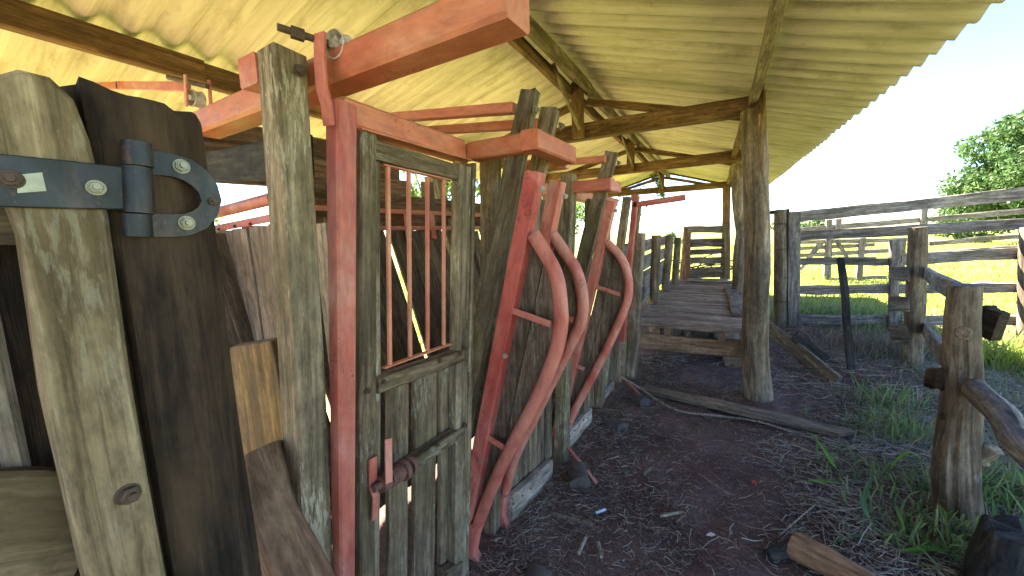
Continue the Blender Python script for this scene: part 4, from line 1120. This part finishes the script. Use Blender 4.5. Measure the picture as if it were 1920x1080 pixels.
# single broad blades in the foreground
def broad(pts, w, col, label):
    q = catmull([at(px, py, z=z) for px, py, z in pts], 5); vs = []; fs = []
    for i, p in enumerate(q):
        t = (q[min(i+1, len(q)-1)]-q[max(i-1, 0)]).normalized(); s = t.cross(V((0, 0, 1)))
        s = s.normalized() if s.length > .01 else V((1, 0, 0)); k = w*math.sin(math.pi*(.12+.86*i/(len(q)-1)))
        vs += [tuple(p-s*k+V((0, 0, k*.35))), tuple(p), tuple(p+s*k+V((0, 0, k*.35)))]
    for i in range(len(q)-1):
        for j in (0, 1): a = i*3+j; fs.append((a, a+1, a+4, a+3))
    me = mesh_np('blade', np.array(vs), np.array(fs), np.array([col]*len(vs)), GM); me.polygons.foreach_set('use_smooth', [True]*len(fs))
    o = put('grass_sprig', me, Matrix.Identity(4)); tag(o, label, 'grass')
G1, G2 = (.16, .32, .03), (.10, .20, .08)
broad([(1585, 895, .0), (1565, 875, .06), (1548, 848, .12), (1519, 808, .20)], .013, G1, 'single bright green blade rising over the path')
broad([(1575, 905, .01), (1540, 904, .03), (1508, 902, .03)], .018, G1, 'green blade lying flat left of the grass')
broad([(1665, 1025, .01), (1620, 950, .16), (1640, 880, .22)], .011, G2, 'broad bluish blade standing near the bottom')
broad([(1705, 1030, .01), (1655, 1000, .04), (1620, 985, .02)], .014, G2, 'bluish blade arching over the litter right of the log')
broad([(1640, 1012, .02), (1600, 1005, .05), (1550, 1025, .02)], .010, G2, 'bluish blade pointing left above the peeled log')
broad([(1800, 1035, .01), (1740, 1030, .05), (1670, 1035, .03)], .014, G1, 'long green blade along the bottom edge')
broad([(1660, 890, .0), (1700, 850, .16), (1750, 875, .10)], .012, G1, 'arched green blade in front of the near post')

# leaves
LM = attr_mat('leaf', None, .55, .35)
def leaf_mesh(centres, radii, n, size, pal, name, flat=1.0):
    k = len(centres); i = rng.choice(k, n, p=radii**2/np.sum(radii**2))
    u = rng.normal(0, 1, (n, 3)); u /= np.linalg.norm(u, axis=1)[:, None]
    r = radii[i]*rng.uniform(.55, 1.08, n); u[:, 2] *= flat
    c = centres[i]+u*r[:, None]
    d = rng.normal(0, 1, (n, 3)); d[:, 2] -= .4; d /= np.linalg.norm(d, axis=1)[:, None]
    s = np.cross(d, rng.normal(0, 1, (n, 3))); s /= np.linalg.norm(s, axis=1)[:, None]
    L = rng.uniform(size*.6, size*1.3, n)[:, None]
    vs = np.stack([c-d*L*.5, c+s*L*.28, c+d*L*.5, c-s*L*.28], 1).reshape(-1, 3)
    f = (np.arange(n)*4)[:, None]+np.array([[0, 1, 2, 3]])
    return mesh_np(name, vs, f, np.repeat(cmix(n, pal), 4, 0), LM)
TP = [(.035, .075, .025), (.055, .11, .035), (.085, .15, .045), (.13, .19, .06)]
def tree(base, h, rx, rz_, ncl, nleaf, size, label, pal=TP, seed=0, tr=.2, low=.25):
    random.seed(seed); base = V(base)
    t = thing('tree', label, 'tree', tuple(base))
    cz = h*(low+1)/2
    trunk = [base+V((0, 0, -.3)), base+V((.1*h*.1, 0, h*.3)), base+V((-.05*h*.1, .02, h*.6)), base+V((0, 0, h*.9))]
    tube('trunk', trunk, lambda q: tr*(1-.85*q), W_LOG, t, n=10, smooth=4)
    cs, rs = [], []
    for i in range(ncl):
        while True:
            q = V((random.uniform(-1, 1), random.uniform(-1, 1), random.uniform(-1, 1)))
            if .35 < q.length < 1: break
        cs.append((base.x+q.x*rx, base.y+q.y*rx, base.z+cz+q.z*(h-h*low)/2)); rs.append(random.uniform(.16, .30)*rx)
        if i % 4 == 0:
            e = V(cs[-1]); m0 = base+V((0, 0, h*random.uniform(.25, .55)))
            tube('limb', [m0, (m0+e)/2+V((0, 0, -.05*h)), e], lambda q: tr*.4*(1-.85*q), W_LOG, t, n=6, smooth=3)
    put('crown', leaf_mesh(np.array(cs), np.array(rs), nleaf, size, pal, 'crown', .8), Matrix.Identity(4), t)
    return t
d = at(1975, 445, d=26)
tree((d.x, d.y, -.2), 9.2, 5.0, 4, 110, 42000, .30, 'large leafy tree beyond the paddock at the right edge', TP, 3, .35, .10)
d = at(1835, 440, d=34)
tree((d.x, d.y, -.4), 3.6, 3.0, 2, 22, 7000, .25, 'low spreading bush under the large tree', TP, 5, .18, .05)
d = at(1500, 445, d=60)
tree((d.x, d.y, -.6), 3.4, 4.0, 2, 16, 3000, .4, 'small distant bush on the horizon behind the twin posts', TP, 9, .2, .05)
d = at(1262, 440, d=50)
tree((d.x, d.y, -1.6), 2.4, 2.6, 2, 14, 3000, .3, 'distant bush on the horizon above the platform side boards', TP, 11, .2, .05)
BRT = [(.12, .2, .04), (.18, .27, .06), (.24, .32, .08), (.10, .16, .03)]
for i, (px, dd_, h, lab) in enumerate(((840, 10, 4.2, 'sunlit leafy tree glimpsed through the door bars'), (1010, 14, 4.2, 'leafy tree behind the squeeze frames'), (260, 9, 3.6, 'leafy tree beyond the left eave behind the dark gate post'))):
    d = at(px, 440, d=dd_); tree((d.x, d.y, -.1), h, 1.7, 2, 26, 6000, .12, lab, BRT, 20+i, .12, .1)
# creeper hanging on the far gable
random.seed(5)
vn = thing('creeper', 'green creeper hanging from the far gable of the shed', 'creeper', tuple(at(1237, 340, y=11.0)))
def vine(pts, n, size, rad):
    q = [at(px, py, y=11.0) for px, py in pts]
    tube('stem', q, .008, W_LOG, vn, n=5, smooth=3)
    cs = np.array([tuple(p) for p in catmull(q, 3)])
    put('leaves', leaf_mesh(cs, np.full(len(cs), rad), n, size, BRT, 'leaves'), Matrix.Identity(4), vn)
vine([(1228, 328), (1236, 345), (1240, 370)], 420, .075, .13)
vine([(1226, 334), (1195, 350), (1165, 372), (1150, 385)], 150, .06, .10)
vine([(1215, 385), (1200, 400), (1196, 412)], 60, .06, .07)
